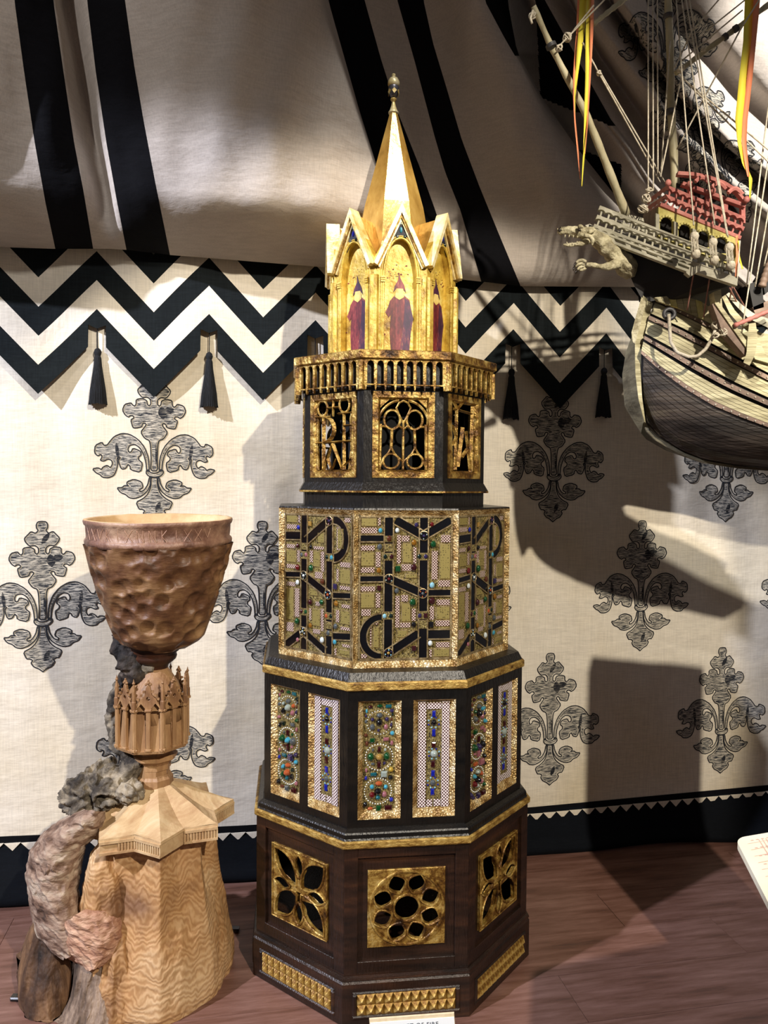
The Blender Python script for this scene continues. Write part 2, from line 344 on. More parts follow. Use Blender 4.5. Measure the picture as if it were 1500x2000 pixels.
m4 = Z([(548, 1352), (565, 1440), (610, 1510), (660, 1528), (665, 1500), (620, 1475), (640, 1405), (730, 1375), (810, 1405), (815, 1440), (790, 1460), (840, 1450), (870, 1478), (932, 1480), (890, 1540), (830, 1560), (790, 1600), (720, 1610), (640, 1580), (570, 1520), (535, 1440), (530, 1352)])
m5 = mir(Z([(490, 1352), (525, 1352), (528, 1460), (560, 1550), (620, 1610), (705, 1655), (670, 1740), (635, 1738), (600, 1760), (622, 1790), (590, 1840), (540, 1862), (490, 1905)]))
SHAPES = [(m1, 1), (m2, 1), ([(-x, y) for x, y in m2], 1), (m3, 1), (m4, 1), ([(-x, y) for x, y in m4], 1), (m5, 1)]
SH2 = [petal(.030, .10, 1.7, 0, .045, .014), petal(.028, .125, .3, 0, .040, .012), petal(.006, -.06, 1.57, 0, .07, .003), petal(.012, -.20, 1.2, -.02, .02, .008), petal(.012, .20, 1.0, -.025, .02, .008), petal(.122, -.01, 1.45, -.03, .03, .006), petal(-.122, -.01, 1.69, -.03, .03, .006)]
def ribbonpoly(poly, w):
    n = len(poly); out = []
    for i in range(n):
        a = Vector(poly[i-1]); b = Vector(poly[i]); c = Vector(poly[(i+1) % n])
        d1 = (b-a); d2 = (c-b)
        if d1.length < 1e-9 or d2.length < 1e-9: d1 = d2 = (c-a)
        n1 = Vector((-d1.y, d1.x)).normalized(); n2 = Vector((-d2.y, d2.x)).normalized(); nn = (n1+n2)
        if nn.length < .3: nn = n1
        nn = nn.normalized(); k = w/max(.5, nn.dot(n1))
        out.append((b+nn*k, b-nn*k))
    return out
def chaik(p):
    o = []; n = len(p)
    for i in range(n):
        a, c = p[i], p[(i+1) % n]; o += [(a[0]*.8+c[0]*.2, a[1]*.8+c[1]*.2), (a[0]*.2+c[0]*.8, a[1]*.2+c[1]*.8)]
    return o
def inset(poly, w):
    n = len(poly); A = sum(poly[i][0]*poly[(i+1) % n][1]-poly[(i+1) % n][0]*poly[i][1] for i in range(n)); rb = ribbonpoly(poly, w)
    return [tuple(p if A > 0 else q) for p, q in rb]
def motif_base():
    b = MB()
    for poly, _ in SHAPES:
        poly = chaik(poly)
        vs, fs = fillmesh([inset(poly, .0042)], 0); b.add([(x, y, 0) for x, y, z in vs], fs, 0)
        rb = ribbonpoly(poly, .0019); n = len(rb); vv = []
        for p, q in rb: vv += [(p.x, p.y, 1), (q.x, q.y, 1)]
        b.add(vv, [(2*i, 2*((i+1) % n), 2*((i+1) % n)+1, 2*i+1) for i in range(n)], 1)
    for poly in SH2:
        vs, fs = fillmesh([poly], 0); b.add([(x, y, .5) for x, y, z in vs], fs, 2)
    me = b.mesh('motif', [M['hatch'], M['ink'], M['shade']])
    bm = bmesh.new(); bm.from_mesh(me)
    for ax in (0, 1):
        for c in np.arange(-.25, .26, .03):
            co = (c, 0, 0) if ax == 0 else (0, c, 0); no = (1, 0, 0) if ax == 0 else (0, 1, 0)
            bmesh.ops.bisect_plane(bm, geom=bm.verts[:]+bm.edges[:]+bm.faces[:], plane_co=co, plane_no=no)
    bm.to_mesh(me); bm.free(); return me
MOT = motif_base()
mv = [tuple(v.co) for v in MOT.vertices]
def motif_at(fn, name, parent, off=Vector((0, 0, 0))):
    me = MOT.copy(); me.name = name
    for i, (x, y, l) in enumerate(mv):
        me.vertices[i].co = fn(x, y, .0012+l*.0008)-off
    return link(name, me, parent)
for i in range(-2, 10):
    u = -1.172+.3655*i
    for z in ((1.015,) if i % 2 == 0 else (1.52, .505)):
        if abs(u) > 2.1 or (.0 < u+.1 < .2): continue
        motif_at(lambda x, y, e, u=u, z=z: W(u+x, z+y, cn(u+x, z+y)+e), 'lily_print', hang, WO)
tag(hang, 'cream linen wall hanging printed with black lilies, navy skirt at floor', 'wall hanging')

# ---------------------------------------------------------------- zigzag valance
val = empty('zigzag_valance', W(0, 2.15, 0)); VO = W(0, 2.15, 0)
TU = [-.988+.3655*k for k in range(-3, 9)]
def tri01(u):   # 0 at a V tip (half way between tassels), 1 at a tassel
    t = ((u-TU[0])/.3655) % 1.0; return abs(t-.5)*2
def vn(u, z):
    return .040+.006*math.sin(u*9+1)+.004*math.sin(u*21+z*5)+.010*sm((1.95-z)/.25)
cols = sorted(set([round(TU[0]-.18275+.3655*j/16, 5) for j in range(0, 16*12+1)]+[round(t+q, 5) for t in TU for q in (-.0288, -.0285, .0285, .0288)]))
cols = [c for c in cols if -2.0 < c < 2.2]
bz = [1.692+k*.0958 for k in range(6)]; AMP = .193
def zz_at(u, k, t):
    a = bz[k]+AMP*tri01(u); b2 = bz[k+1]+AMP*tri01(u)
    z = lerp(a, b2, t)
    if k == 0:
        du = min(abs(u-x) for x in TU)
        if du < .0286:
            lo = 1.928-.012*(1-(du/.0286)); z = lerp(max(a, lo), b2, t) if b2 > lo else lerp(lo, max(b2, lo), t)
    return z
b = MB()
for k in range(5):
    rows = []
    for t in (0, .5, 1):
        rows.append([W(u, min(zz_at(u, k, t), 2.30), vn(u, zz_at(u, k, t)))-VO for u in cols])
    b.grid(rows, mi=0 if k % 2 == 0 else 1)
vcl = b.obj('zigzag_cloth', [M['zigblack'], M['linen']], val)
sol = vcl.modifiers.new('t', 'SOLIDIFY'); sol.thickness = .002
tag(val, 'valance of cream and black zigzag bands hanging under the canopy hem', 'valance')
# tassels
def tassel_mesh():
    c = MB(); c.tube([(0, 0, 0), (0, -.001, -.05), (0, 0, -.098)], .0016, 6)
    hd = MB(); hd.lathe([(.004, -.092), (.010, -.097), (.0125, -.106), (.0105, -.114), (.0085, -.118), (.0105, -.122)], 16)
    sk = MB(); S = 64; rows = []
    for j, (r, z) in enumerate([(.009, -.118), (.0115, -.125), (.013, -.15), (.0185, -.19), (.0245, -.235), (.027, -.268), (.0285, -.280)]):
        row = []
        for k in range(S):
            a = 2*PI*k/S; q = noise.noise(Vector((k*1.7, 3, 0)))
            rr = r*(1+(.10*q+.06*math.cos(k*PI))*(j/6)); row.append((rr*math.cos(a), rr*math.sin(a), z-(.008*q if j == 6 else 0)))
        rows.append(row)
    sk.grid(rows, closed=True); return c.mesh('cord', M['tassel']), hd.mesh('head', M['tassel'], True), sk.mesh('fringe', M['tassel'])
TC, THd, TF = tassel_mesh()
names = {0: 'black tassel nearest the left edge, above the wooden goblet on the left', 1: 'black tassel between two valance points, midway from goblet to jewelled tower', 2: 'black tassel mostly hidden behind the left side of the tower cornice',
         4: 'black tassel in shadow just right of the jewelled tower cornice', 5: 'black tassel in shadow nearest the bow of the model ship'}
for k, lb in names.items():
    u = -.988+.3655*k; z = {0: 1.945, 1: 1.945, 2: 1.93, 4: 1.93, 5: 1.945}[k]
    t = empty('tassel', W(u, z, vn(u, z)-.012)); tag(t, lb, 'tassel', 'black tassels along the valance')
    for me, nm in ((TC, 'cord'), (THd, 'head'), (TF, 'fringe')): link(nm, me, t)
    t.rotation_euler = (0, 0, k*1.1)

# unseen dark panel, added beyond the right edge to cast the lower right shadow
pt = MB(); pt.box(0.965, 1.32, 1.76, 1.84, 0, 1.42, bev=.01)
part = pt.obj('shadow_blocker', M['wallpaint']); tag(part, 'added unseen dark panel beyond the right edge that casts a shadow', 'shadow_blocker', kind='structure')
# ---------------------------------------------------------------- ceiling canopy
def poly_at(pl, v, ytop=-420.0):
    yb = pl[-1][1]; y = yb+(ytop-yb)*v
    ys = [p[1] for p in pl]; xs = [p[0] for p in pl]
    if y < ys[0]:
        k = (xs[1]-xs[0])/(ys[1]-ys[0]); return xs[0]+k*(y-ys[0])*.25, y
    return interp(y, ys, xs), y
def belly(v): return .085+.11*(1-math.exp(-v*30))+.50*v**1.3
def spline_cols(key, sub):
    """key: list of (polyline, dn, material index of the strip to its right, bulge). returns columns"""
    out = []
    for i in range(len(key)-1):
        a, b2 = key[i], key[i+1]
        for j in range(sub[i]):
            t = j/sub[i]
            out.append((a[0], b2[0], t, lerp(a[1], b2[1], sm(t))+a[3]*math.sin(PI*t), a[2]))
    out.append((key[-1][0], key[-1][0], 0, key[-1][1], key[-1][2])); return out
def drape(name, key, sub, mats, NV, bfun, fade, parent, matfn=None, vp=1.6, origin=Vector((0, 0, 0)), wr=.006):
    cs = spline_cols(key, sub); rows = []; pix = []
    for i in range(NV+1):
        v = (i/NV)**vp; row = []; pr = []
        for (pa, pb, t, dn, mi) in cs:
            xa, ya = poly_at(pa, v); xb, yb = poly_at(pb, v); px, py = lerp(xa, xb, t), lerp(ya, yb, t)
            n = bfun(v)+dn*fade(v)+wr*math.sin(px*.055+py*.012)*sm(v*5)+wr*.7*math.sin(px*.12-py*.02)*sm(v*4)*math.exp(-v*2)
            row.append(onW(px, py, max(n, .05))-origin); pr.append((px, py))
        rows.append(row); pix.append(pr)
    b = MB()
    def mf(i, j):
        m0 = cs[j][4]
        return matfn(m0, *pix[i][j]) if matfn else m0
    b.grid(rows, mf=mf)
    return b.obj(name, mats, parent, smooth=True)
H0 = 482
canopy = empty('tent_canopy', W(-.3, 2.17, .05)); CO = W(-.3, 2.17, .05)
K = [([(-500, 0), (-500, 470)], .10, 0, 0),
     ([(-200, 0), (-190, 280), (-150, 478)], .12, 0, .03),
     ([(28, 0), (47, 140), (68, 280), (89, 397), (108, 486)], .06, 1, .01),
     ([(104, 0), (124, 140), (145, 280), (163, 373), (182, 486)], .04, 0, 0),
     ([(128, 0), (168, 200), (205, 373), (214, 486)], -.07, 0, 0),
     ([(170, 0), (187, 140), (208, 280), (229, 397), (247, 488)], .05, 1, .01),
     ([(244, 0), (261, 121), (280, 233), (303, 355), (332, 498)], .09, 0, .10),
     ([(623, 0), (663, 121), (700, 233), (733, 330), (790, 430), (835, 538)], .09, 0, 0),
     ([(641, 0), (671, 107), (701, 213), (736, 324), (792, 430), (838, 540)], -.10, 1, -.02),
     ([(712, 0), (744, 115), (778, 222), (819, 324), (850, 410), (893, 545)], -.12, 0, .0),
     ([(776, 0), (810, 120), (849, 267), (869, 335), (899, 410), (940, 550)], -.13, 1, 0),
     ([(827, 0), (846, 85), (872, 171), (902, 273), (936, 363), (974, 456), (1017, 559)], -.10, 0, .03),
     ([(946, 0), (987, 77), (1017, 128), (1047, 200), (1085, 290), (1132, 358), (1200, 430), (1290, 500), (1420, 562)], .02, 2, 0),
     ([(991, 0), (1010, 102), (1062, 196), (1125, 286), (1200, 380), (1310, 482), (1440, 562)], -.12, 2, 0)]
drape('canopy_cloth', K, [6, 8, 4, 4, 4, 4, 22, 2, 4, 5, 4, 12, 3], [M['canopy'], M['black'], M['canopy']], 60, belly, lambda v: sm(v*7), canopy, origin=CO,
      matfn=lambda m, px, py: (1 if (m == 2 and py < 110) else (0 if m == 2 else m)))
tag(canopy, 'billowing taupe linen canopy with black stripes hanging above the zigzag valance', 'canopy')

# right-hand swags behind the ship rigging
swag = empty('striped_swag', W(1.3, 2.2, .1)); SO = W(1.3, 2.2, .1)
def sp(pl, dx=0, dy=0): return [(x+dx, y+dy) for x, y in pl]
E0 = [(991, -10), (1004, 102), (1057, 196), (1117, 286), (1200, 390), (1300, 480), (1480, 580)]
R1 = [(1058, 0), (1110, 93), (1150, 167), (1187, 233), (1233, 293), (1270, 350), (1350, 450), (1500, 590)]
V1 = [(1112, 0), (1170, 110), (1232, 200), (1300, 300), (1370, 390), (1450, 470), (1600, 600)]
R2 = [(1138, 0), (1200, 83), (1233, 133), (1283, 193), (1333, 267), (1383, 310), (1433, 360), (1500, 413), (1650, 560)]
V2 = [(1190, 0), (1250, 90), (1310, 170), (1370, 235), (1430, 295), (1500, 362), (1680, 540)]
R3 = [(1212, 0), (1250, 50), (1300, 127), (1333, 177), (1383, 233), (1433, 283), (1483, 320), (1600, 410), (1720, 520)]
V3 = [(1300, 0), (1370, 100), (1450, 190), (1530, 260), (1750, 480)]
R4 = [(1360, 0), (1430, 80), (1500, 165), (1600, 260), (1800, 450)]
V4 = [(1480, 0), (1560, 80), (1650, 200), (1850, 420)]
K2 = [(E0, -.30, 0, .02), (sp(R1, -9), -.05, 1, .015), (sp(R1, 6), -.06, 0, 0), (V1, -.12, 0, .0), (sp(R2, -14, 8), .03, 0, .025), (sp(R2, 10, -6), .05, 2, 0), (V2, -.03, 2, 0), (sp(R3, -12, 6), .08, 0, .025), (sp(R3, 10, -6), .10, 0, .0),
      (V3, .01, 0, 0), (R4, .09, 0, .02), (V4, .05, 0, 0), ([(1800, 0), (2000, 400)], .10, 0, 0)]
def swmat(m, px, py):
    if m == 1: return 1 if py < 246 else 0
    if px < 1190 and px > 1046-(py > 180)*0+interp(py, [0, 100, 200, 300], [0, 0, 12, 30])*0:
        pass
    r1x = interp(py, [p[1] for p in R1], [p[0] for p in R1])
    if px <= r1x+2:
        if px > interp(py, [0, 200, 260], [1046, 1056, 1200]) and py < 190+(px-1050)*.40: return 1
    v1x = interp(py, [p[1] for p in V1], [p[0] for p in V1])
    if px < 1214 and py > 288+(px-1117)*.36 and py < 430: return 1
    return 0
sw = drape('swag_cloth', K2, [60, 14, 16, 24, 4, 8, 8, 4, 8, 6, 6, 3], [M['canopy'], M['black']], 260, lambda v: .22+.42*v, lambda v: 1.0, swag, matfn=swmat, vp=1.15, origin=SO, wr=.002)
tag(swag, 'cream swag with deep diagonal folds and black patches behind the ship rigging', 'drape')
bpy.context.view_layer.update()
def bvh_of(o, off):
    me = o.data; return BVHTree.FromPolygons([Vector(v.co)+off for v in me.vertices], [tuple(p.vertices) for p in me.polygons])
SB = bvh_of(sw, SO)
def sproj(cx, cy, ang, sx, sy):
    c, s = math.cos(ang), math.sin(ang)
    def fn(x, y, e):
        dx, dy = x*sx, -y*sy; px, py = cx+dx*c-dy*s, cy+dx*s+dy*c
        d = ray(px, py).normalized(); h = SB.ray_cast(CAMP, d)
        if h[0] is None: return onW(px, py, .9)
        return h[0]-d*(e*2+.0015)
    return fn
for cx, cy, a, s1, s2 in ((1302, 52, -.05, 480, 620), (1342, 205, -.3, 380, 520), (1398, 318, -.5, 420, 520)):
    motif_at(sproj(cx, cy, a, s1, s2), 'lily_print', swag, SO)
# ================================================================== THE JEWELLED TOWER
TX, TY, TW = 0.019251, 2.340084, 0.1221343
tower = empty('jewelled_tower', (TX, TY, 0), TW)
tag(tower, 'tall octagonal dark wood and gold tower set with gems, under a gilded spire', 'casket')
S8 = math.tan(PI/8)
def K8(k): return k*PI/4
def octp(name, prof, m, smooth=False, parent=None):    # octagonal turned profile (apothem, z)
    b = MB(); c8 = 1/math.cos(PI/8)
    b.lathe([(a*c8, z) for a, z in prof], 8, ph=PI/8); return b.obj(name, m, parent or tower)
def shared(name, me, ks, parent=None):
    out = []
    for k in ks: out.append(link(name, me, parent or tower, K8(k)))
    return out
def fplate(loops, a, t, bev=0.0, z0=0.0):   # flat carved plate, front face at apothem a, thickness t ; loops in (s,z)
    vs, fs = fillmesh(loops, t, bev)
    return [(x, -(a)+t/2-zz, y+z0) for x, y, zz in vs], fs
ALL = range(8); VIS = (-2, -1, 0, 1, 2)
# ---- plinth with pyramid studs
octp('plinth', [(.392, 0), (.4058, .002), (.4058, .1095), (.4020, .1150), (.4058, .1180), (.4040, .1240), (.3975, .1270), (.3975, .132), (.393, .134), (.36, .134)], M['ebony'])
PZ0, PZ1, PS = .026, .082, .130
pf = MB()
for (x0, x1, z0, z1) in ((-PS-.012, PS+.012, PZ1, PZ1+.007), (-PS-.012, PS+.012, PZ0-.009, PZ0), (-PS-.012, -PS, PZ0, PZ1), (PS, PS+.012, PZ0, PZ1)):
    pf.box(x0, x1, -.4095, -.400, z0, z1, bev=.003)
pfm = pf.mesh('stud_frame', M['ebony'])
bp = MB(); bp.box(-PS, PS, -.4064, -.400, PZ0, PZ1); bpm = bp.mesh('stud_ground', M['gold'])
stud = MB(); sw_ = PS*2/11; sh_ = (PZ1-PZ0)/2
stud.add([(-sw_/2, 0, -sh_/2), (sw_/2, 0, -sh_/2), (sw_/2, 0, sh_/2), (-sw_/2, 0, sh_/2), (0, -.012, 0)], [(0, 1, 4), (1, 2, 4), (2, 3, 4), (3, 0, 4)])
studm = stud.mesh('pyramid_stud', M['gold'])
for k in VIS:
    fr = link('stud_frame', pfm, tower, K8(k)); link('stud_ground', bpm, fr)
    if abs(k) < 2:
        for i in range(11):
            for j in range(2):
                link('pyramid_stud', studm, fr, None, (-PS+sw_*(i+.5), -.4064, PZ0+sh_*(j+.5)))
# ---- lower tier : board and panel faces with pierced gold tracery
def a1(z): return lerp(.399, .396, (z-.13)/.33)
A1 = .3975; z0, z1 = .132, .464; hw = A1*S8
def tier1_face():
    b = MB()
    HW, HWi = hw-.0005, hw-.036
    b.box(-HW, -HWi, -A1, -A1+.018, z0, z1, bev=.001); b.box(HWi, HW, -A1, -A1+.018, z0, z1, bev=.001)
    b.box(-HWi, HWi, -A1, -A1+.018, z0, z0+.030, bev=.001); b.box(-HWi, HWi, -A1, -A1+.018, z1-.028, z1, bev=.001)
    return b.mesh('panel_frame', M['ebony'])
t1f = tier1_face()
pz0, pz1 = z0+.030, z1-.028; pcz = (pz0+pz1)/2-.001; SQ = .1025
def tier1_panel():
    vs, fs = fplate([rect(-hw+.036, pz0, hw-.036, pz1), rect(-SQ, pcz-SQ, SQ, pcz+SQ)], A1-.009, .010)
    b = MB(); b.add(vs, fs); return b.mesh('recessed_panel', M['ebony'])
t1p = tier1_panel()
def trac_front():
    L = [rect(-SQ, -SQ, SQ, SQ), circ(0, 0, .033, 28)]
    for i in range(8):
        a = PI/8+i*PI/4
        L.append(petal(0, 0, a, .043, .093, .0225, 10))
    vs, fs = fplate([[(x, y+pcz) for x, y in lp] for lp in L], A1-.004, .012, .0014)
    b = MB(); b.add(vs, fs)
    def ring(cx, cz, r, rr, n=40, asp=1.0): b.tube([(cx+r*math.cos(2*PI*i/n), -(A1-.002), pcz+cz+r*asp*math.sin(2*PI*i/n)) for i in range(n+1)], rr, 6, cap=False)
    ring(0, 0, .0345, .0035); ring(0, 0, .0975, .0036)
    for i in range(8):
        a = PI/8+i*PI/4; pt = petal(0, 0, a, .041, .0945, .0240, 10)
        b.tube([(x, -(A1-.002), pcz+y) for x, y in pt+pt[:1]], .0024, 5, cap=False)
    return b.mesh('wheel_tracery', M['gold'])
def trac_side():
    L = [rect(-SQ, -SQ, SQ, SQ)]; R = SQ*.93; ps = []
    for i in range(4):
        a = PI/4+i*PI/2; ps.append(petal(0, 0, a, .012, R*1.38, .032, 10))
    for i in range(4):
        a = i*PI/2; ps.append(petal(0, 0, a, .032, R*1.02, .0175, 8))
    L += ps
    vs, fs = fplate([[(x, y+pcz) for x, y in lp] for lp in L], A1-.004, .012, .0014)
    b = MB(); b.add(vs, fs)
    for p in ps:
        b.tube([(x*1.0, -(A1-.002), pcz+y) for x, y in p+p[:1]], .0028, 5, cap=False)
    b.tube([(-SQ, -(A1-.002), pcz-SQ), (SQ, -(A1-.002), pcz-SQ), (SQ, -(A1-.002), pcz+SQ), (-SQ, -(A1-.002), pcz+SQ), (-SQ, -(A1-.002), pcz-SQ)], .0022, 5)
    return b.mesh('petal_tracery', M['gold'])
tf, ts = trac_front(), trac_side()
for k in ALL:
    fr = link('panel_frame', t1f, tower, K8(k)); link('recessed_panel', t1p, fr); link('wheel_tracery' if k % 2 == 0 else 'petal_tracery', tf if k % 2 == 0 else ts, fr)
fb = MB(); c8 = 1/math.cos(PI/8)
fb.lathe([(.39*c8, .128), (.39*c8, .133)], 8, ph=PI/8); fb.obj('inner_floor', M['ebony2'], tower)
octp('lower_cornice', [(.385, .462), (.4010, .4625), (.4035, .4660), (.4035, .4790), (.4000, .4815), (.38, .4815)], M['goldstrip'])
octp('lower_cornice_step', [(.37, .4800), (.3965, .4805), (.3935, .4860), (.3925, .4960), (.3900, .5000), (.3800, .5060), (.36, .5062)], M['ebony2'])
# ---- gem tier body: wall with two recesses per face
z0, z1 = .505, .868; A2 = .3765; hw2 = A2*S8
gA = (-.1290, -.0160); gB = (.0160, .1290); gz0, gz1 = .528, .840     # openings (s0,s1)
def t2wall():
    vs, fs = fplate([rect(-hw2, z0, hw2, z1), rect(gA[0], gz0, gA[1], gz1), rect(gB[0], gz0, gB[1], gz1)], A2, .016)
    b = MB(); b.add(vs, fs)
    return b.mesh('carcass_face', M['ebony2'])
t2w = t2wall()
def bevframe(s0, s1, za, zb, a, w, d, m, nm):     # sloping hammered frame going inward
    b = MB(); O = [(s0, za), (s1, za), (s1, zb), (s0, zb)]; wi = w; wt = w[2] if len(w) > 2 else .8
    I = [(s0+wi[0], za+wi[1]), (s1-wi[0], za+wi[1]), (s1-wi[0], zb-wi[1]*wt), (s0+wi[0], zb-wi[1]*wt)]
    vs = [(x, -a, z) for x, z in O]+[(x, -(a-d), z) for x, z in I]
    b.add(vs, [(0, 1, 5, 4), (1, 2, 6, 5), (2, 3, 7, 6), (3, 0, 4, 7)]); return b.mesh(nm, m)
fwA = (.0140, .022, .35); dd = .013
hfA = bevframe(gA[0], gA[1], gz0, gz1, A2+.0005, fwA, dd, M['hammer'], 'hammered_frame'); hfB = bevframe(gB[0], gB[1], gz0, gz1, A2+.0005, fwA, dd, M['hammer'], 'hammered_frame')
def inner(s0, s1): return s0+fwA[0], s1-fwA[0], gz0+fwA[1], gz1-fwA[1]*.35
def plate_me(s0, s1, za, zb, a, m, nm):
    b = MB(); b.box(s0, s1, -a, -a+.004, za, zb); return b.mesh(nm, m)
iA, iB = inner(*gA), inner(*gB); AP = A2-dd+.0008
plA = plate_me(*iA, AP, M['olive'], 'gem_ground'); plB = plate_me(*iB, AP, M['olive'], 'enamel_ground')
# gems
def gem_mesh(kind):
    b = MB()
    if kind == 'oval':
        rows = []
        for i in range(4):
            t = i/4*PI/2; rows.append([(math.cos(2*PI*k/12)*math.cos(t), -math.sin(t), math.sin(2*PI*k/12)*math.cos(t)) for k in range(12)])
        b.grid(rows, closed=True); b.add([(0, -1, 0)]+[rows[3][k] for k in range(12)], [(0, (k+1) % 12+1, k+1) for k in range(12)])
    else:
        b.box(-1, 1, -1, 0, -1, 1, bev=.38)
    return b
GMESH = {}
def gem(kind, color, s, z, a, rs, rz, parent, h=None):
    key = (kind, color)
    if key not in GMESH: GMESH[key] = gem_mesh(kind).mesh('gem', GM[color], kind == 'oval')
    o = link('gem', GMESH[key], parent, None, (s, -a, z)); o.scale = (rs, h or min(rs, rz)*.8, rz); return o
def UVg(box, x, y, zx=(110, 555), zy=(150, 1700)):
    return lerp(box[0], box[1], (x-zx[0])/(zx[1]-zx[0])), lerp(box[3], box[2], (y-zy[0])/(zy[1]-zy[0]))
gk = (iA[1]-iA[0])/445
G_ = [('oval', 'black', 335, 440, 50, 55), ('oval', 'grey', 340, 338, 46, 38), ('oval', 'violet', 240, 395, 28, 30), ('oval', 'violet', 440, 395, 30, 34), ('oval', 'pink', 425, 508, 34, 44), ('oval', 'violet', 325, 555, 22, 26), ('oval', 'grey', 240, 505, 40, 46),
      ('oval', 'gold', 335, 945, 48, 50), ('oval', 'green', 220, 938, 52, 60), ('oval', 'green', 442, 938, 48, 62), ('box', 'maroon', 335, 830, 24, 42), ('box', 'maroon', 335, 1052, 28, 46), ('oval', 'grey', 250, 838, 18, 26), ('oval', 'clear', 420, 840, 20, 26), ('oval', 'grey', 250, 1040, 30, 20), ('oval', 'violet', 410, 1035, 22, 26),
      ('oval', 'black', 322, 1445, 55, 52), ('oval', 'orange', 335, 1330, 54, 36), ('oval', 'turq', 430, 1382, 30, 34), ('oval', 'pink', 410, 1490, 40, 46), ('oval', 'teal', 322, 1535, 38, 34), ('oval', 'red', 240, 1493, 42, 48), ('oval', 'turq', 240, 1375, 34, 36),
      ('oval', 'maroon', 212, 210, 34, 24), ('oval', 'green', 340, 202, 44, 26), ('box', 'teal', 462, 205, 42, 24), ('oval', 'turq', 160, 272, 16, 32), ('oval', 'violet', 510, 276, 34, 28), ('oval', 'turq', 516, 602, 34, 34), ('box', 'pink', 430, 684, 40, 24), ('box', 'green', 240, 695, 36, 30), ('oval', 'pink', 510, 745, 24, 38), ('oval', 'brown', 165, 745, 26, 42),
      ('oval', 'pink', 160, 1132, 18, 34), ('box', 'teal', 260, 1190, 44, 24), ('box', 'clear', 405, 1190, 46, 44), ('oval', 'yellow', 500, 1132, 36, 38), ('oval', 'blue', 155, 1245, 22, 32), ('oval', 'black', 500, 1245, 40, 34), ('oval', 'blue', 510, 1572, 30, 34), ('oval', 'black', 145, 1630, 36, 46), ('oval', 'orange', 215, 1690, 42, 26), ('box', 'green', 330, 1685, 36, 38), ('box', 'maroon', 468, 1682, 54, 34),
      ('oval', 'brown', 150, 620, 32, 28), ('oval', 'violet', 500, 480, 22, 28), ('oval', 'brown', 505, 400, 16, 26), ('oval', 'grey', 150, 420, 22, 30), ('oval', 'dgreen', 520, 330, 20, 22), ('oval', 'violet', 150, 340, 18, 26)]
bead = MB()
for cx, cy, r, n in ((335, 440, 172, 26), (335, 945, 190, 30), (322, 1440, 188, 32)):
    for i in range(n):
        s, z = UVg(iA, cx+r*math.cos(2*PI*i/n), cy+r*math.sin(2*PI*i/n)); R = (.0017 if r > 180 else .0014)
        bead.lathe([(R, 0), (R*.7, R), (.0002, R*1.3)], 6, cap=False)
        for q in range(len(bead.v)-18, len(bead.v)):
            x, y, zz = bead.v[q]; bead.v[q] = (s+x, -AP-zz, z+y)
beadm = bead.mesh('bead_rings', M['card'], True)
RB = []
for cx, cy, r in ((335, 440, 150), (335, 945, 170), (322, 1440, 160)):
    s, z = UVg(iA, cx, cy); ringb = MB(); RB.append(ringb); ringb.tube([(s+r*gk*math.cos(2*PI*i/24), -AP, z+r*gk*math.sin(2*PI*i/24)) for i in range(25)], .0012, 5, cap=False)
RBM = [q_.mesh('rosette_wire', M['wire']) for q_ in RB]
L_ = [('box', 'blue', 1105, 335, 26, 48), ('box', 'blue', 1105, 612, 26, 56), ('oval', 'black', 1105, 465, 46, 50), ('box', 'maroon', 1105, 792, 30, 46), ('box', 'maroon', 1100, 1070, 30, 52), ('oval', 'clear', 1112, 925, 60, 60), ('box', 'blue', 1100, 1210, 28, 48), ('box', 'blue', 1095, 1482, 28, 50), ('oval', 'grey', 1100, 1350, 46, 48)]
for cx, cy in ((1105, 465), (1112, 925), (1100, 1350)):
    for i in range(8):
        a = PI/8+i*PI/4; L_.append(('oval', 'lblue' if i % 3 else 'blue', cx+74*math.cos(a), cy+78*math.sin(a), 15, 15))
def strips(b, box, zx, zy, lst, a, t):
    for x0, y0, x1, y1 in lst:
        s0, zt = UVg(box, x0, y0, zx, zy); s1, zb = UVg(box, x1, y1, zx, zy); b.box(s0, s1, -a-t, -a, zb, zt)
zx2 = (890, 1315); LST = [(890, 155, 1000, 1700), (1212, 155, 1312, 1700), (1012, 165, 1202, 262), (1012, 1592, 1090, 1690), (1112, 1592, 1202, 1690)]
LBM = []
for q_ in LST:
    lb = MB(); strips(lb, iB, zx2, (150, 1700), [q_], AP, .0025); LBM.append(lb.mesh('fretwork_strip', M['lat2']))
for k in ALL:
    w_ = link('carcass_face', t2w, tower, K8(k))
    if k in (3, 4, 5): continue
    kk = k if k < 4 else k-8
    ga = link('gem_panel', plA, tower, K8(k)); link('hammered_frame', hfA, ga); gb = link('fretwork_panel', plB, tower, K8(k)); link('hammered_frame', hfB, gb); [link('fretwork_strip', q_, gb) for q_ in LBM]
    if abs(kk) <= 1:
        tag(link('bead_rings', beadm, ga), kind='stuff'); [link('rosette_wire', q_, ga) for q_ in RBM]
        rnd = random.Random(kk+5)
        for g in G_:
            s, z = UVg(iA, g[2], g[3]); col = g[1]
            if kk != 0 and rnd.random() < .5: col = rnd.choice(['grey', 'clear', 'turq', 'violet', 'green', 'brown', 'orange', 'dgreen', 'black', 'pink'])
            gem(g[0], col, s, z, AP, g[4]*gk*.95, g[5]*gk*.95, ga, min(g[4], g[5])*gk*(1.0 if kk == 0 else 1.4))
        for g in L_:
            s, z = UVg(iB, g[2], g[3], zx2); gem(g[0], g[1], s, z, AP, g[4]*gk*.9, g[5]*gk*.9, gb)
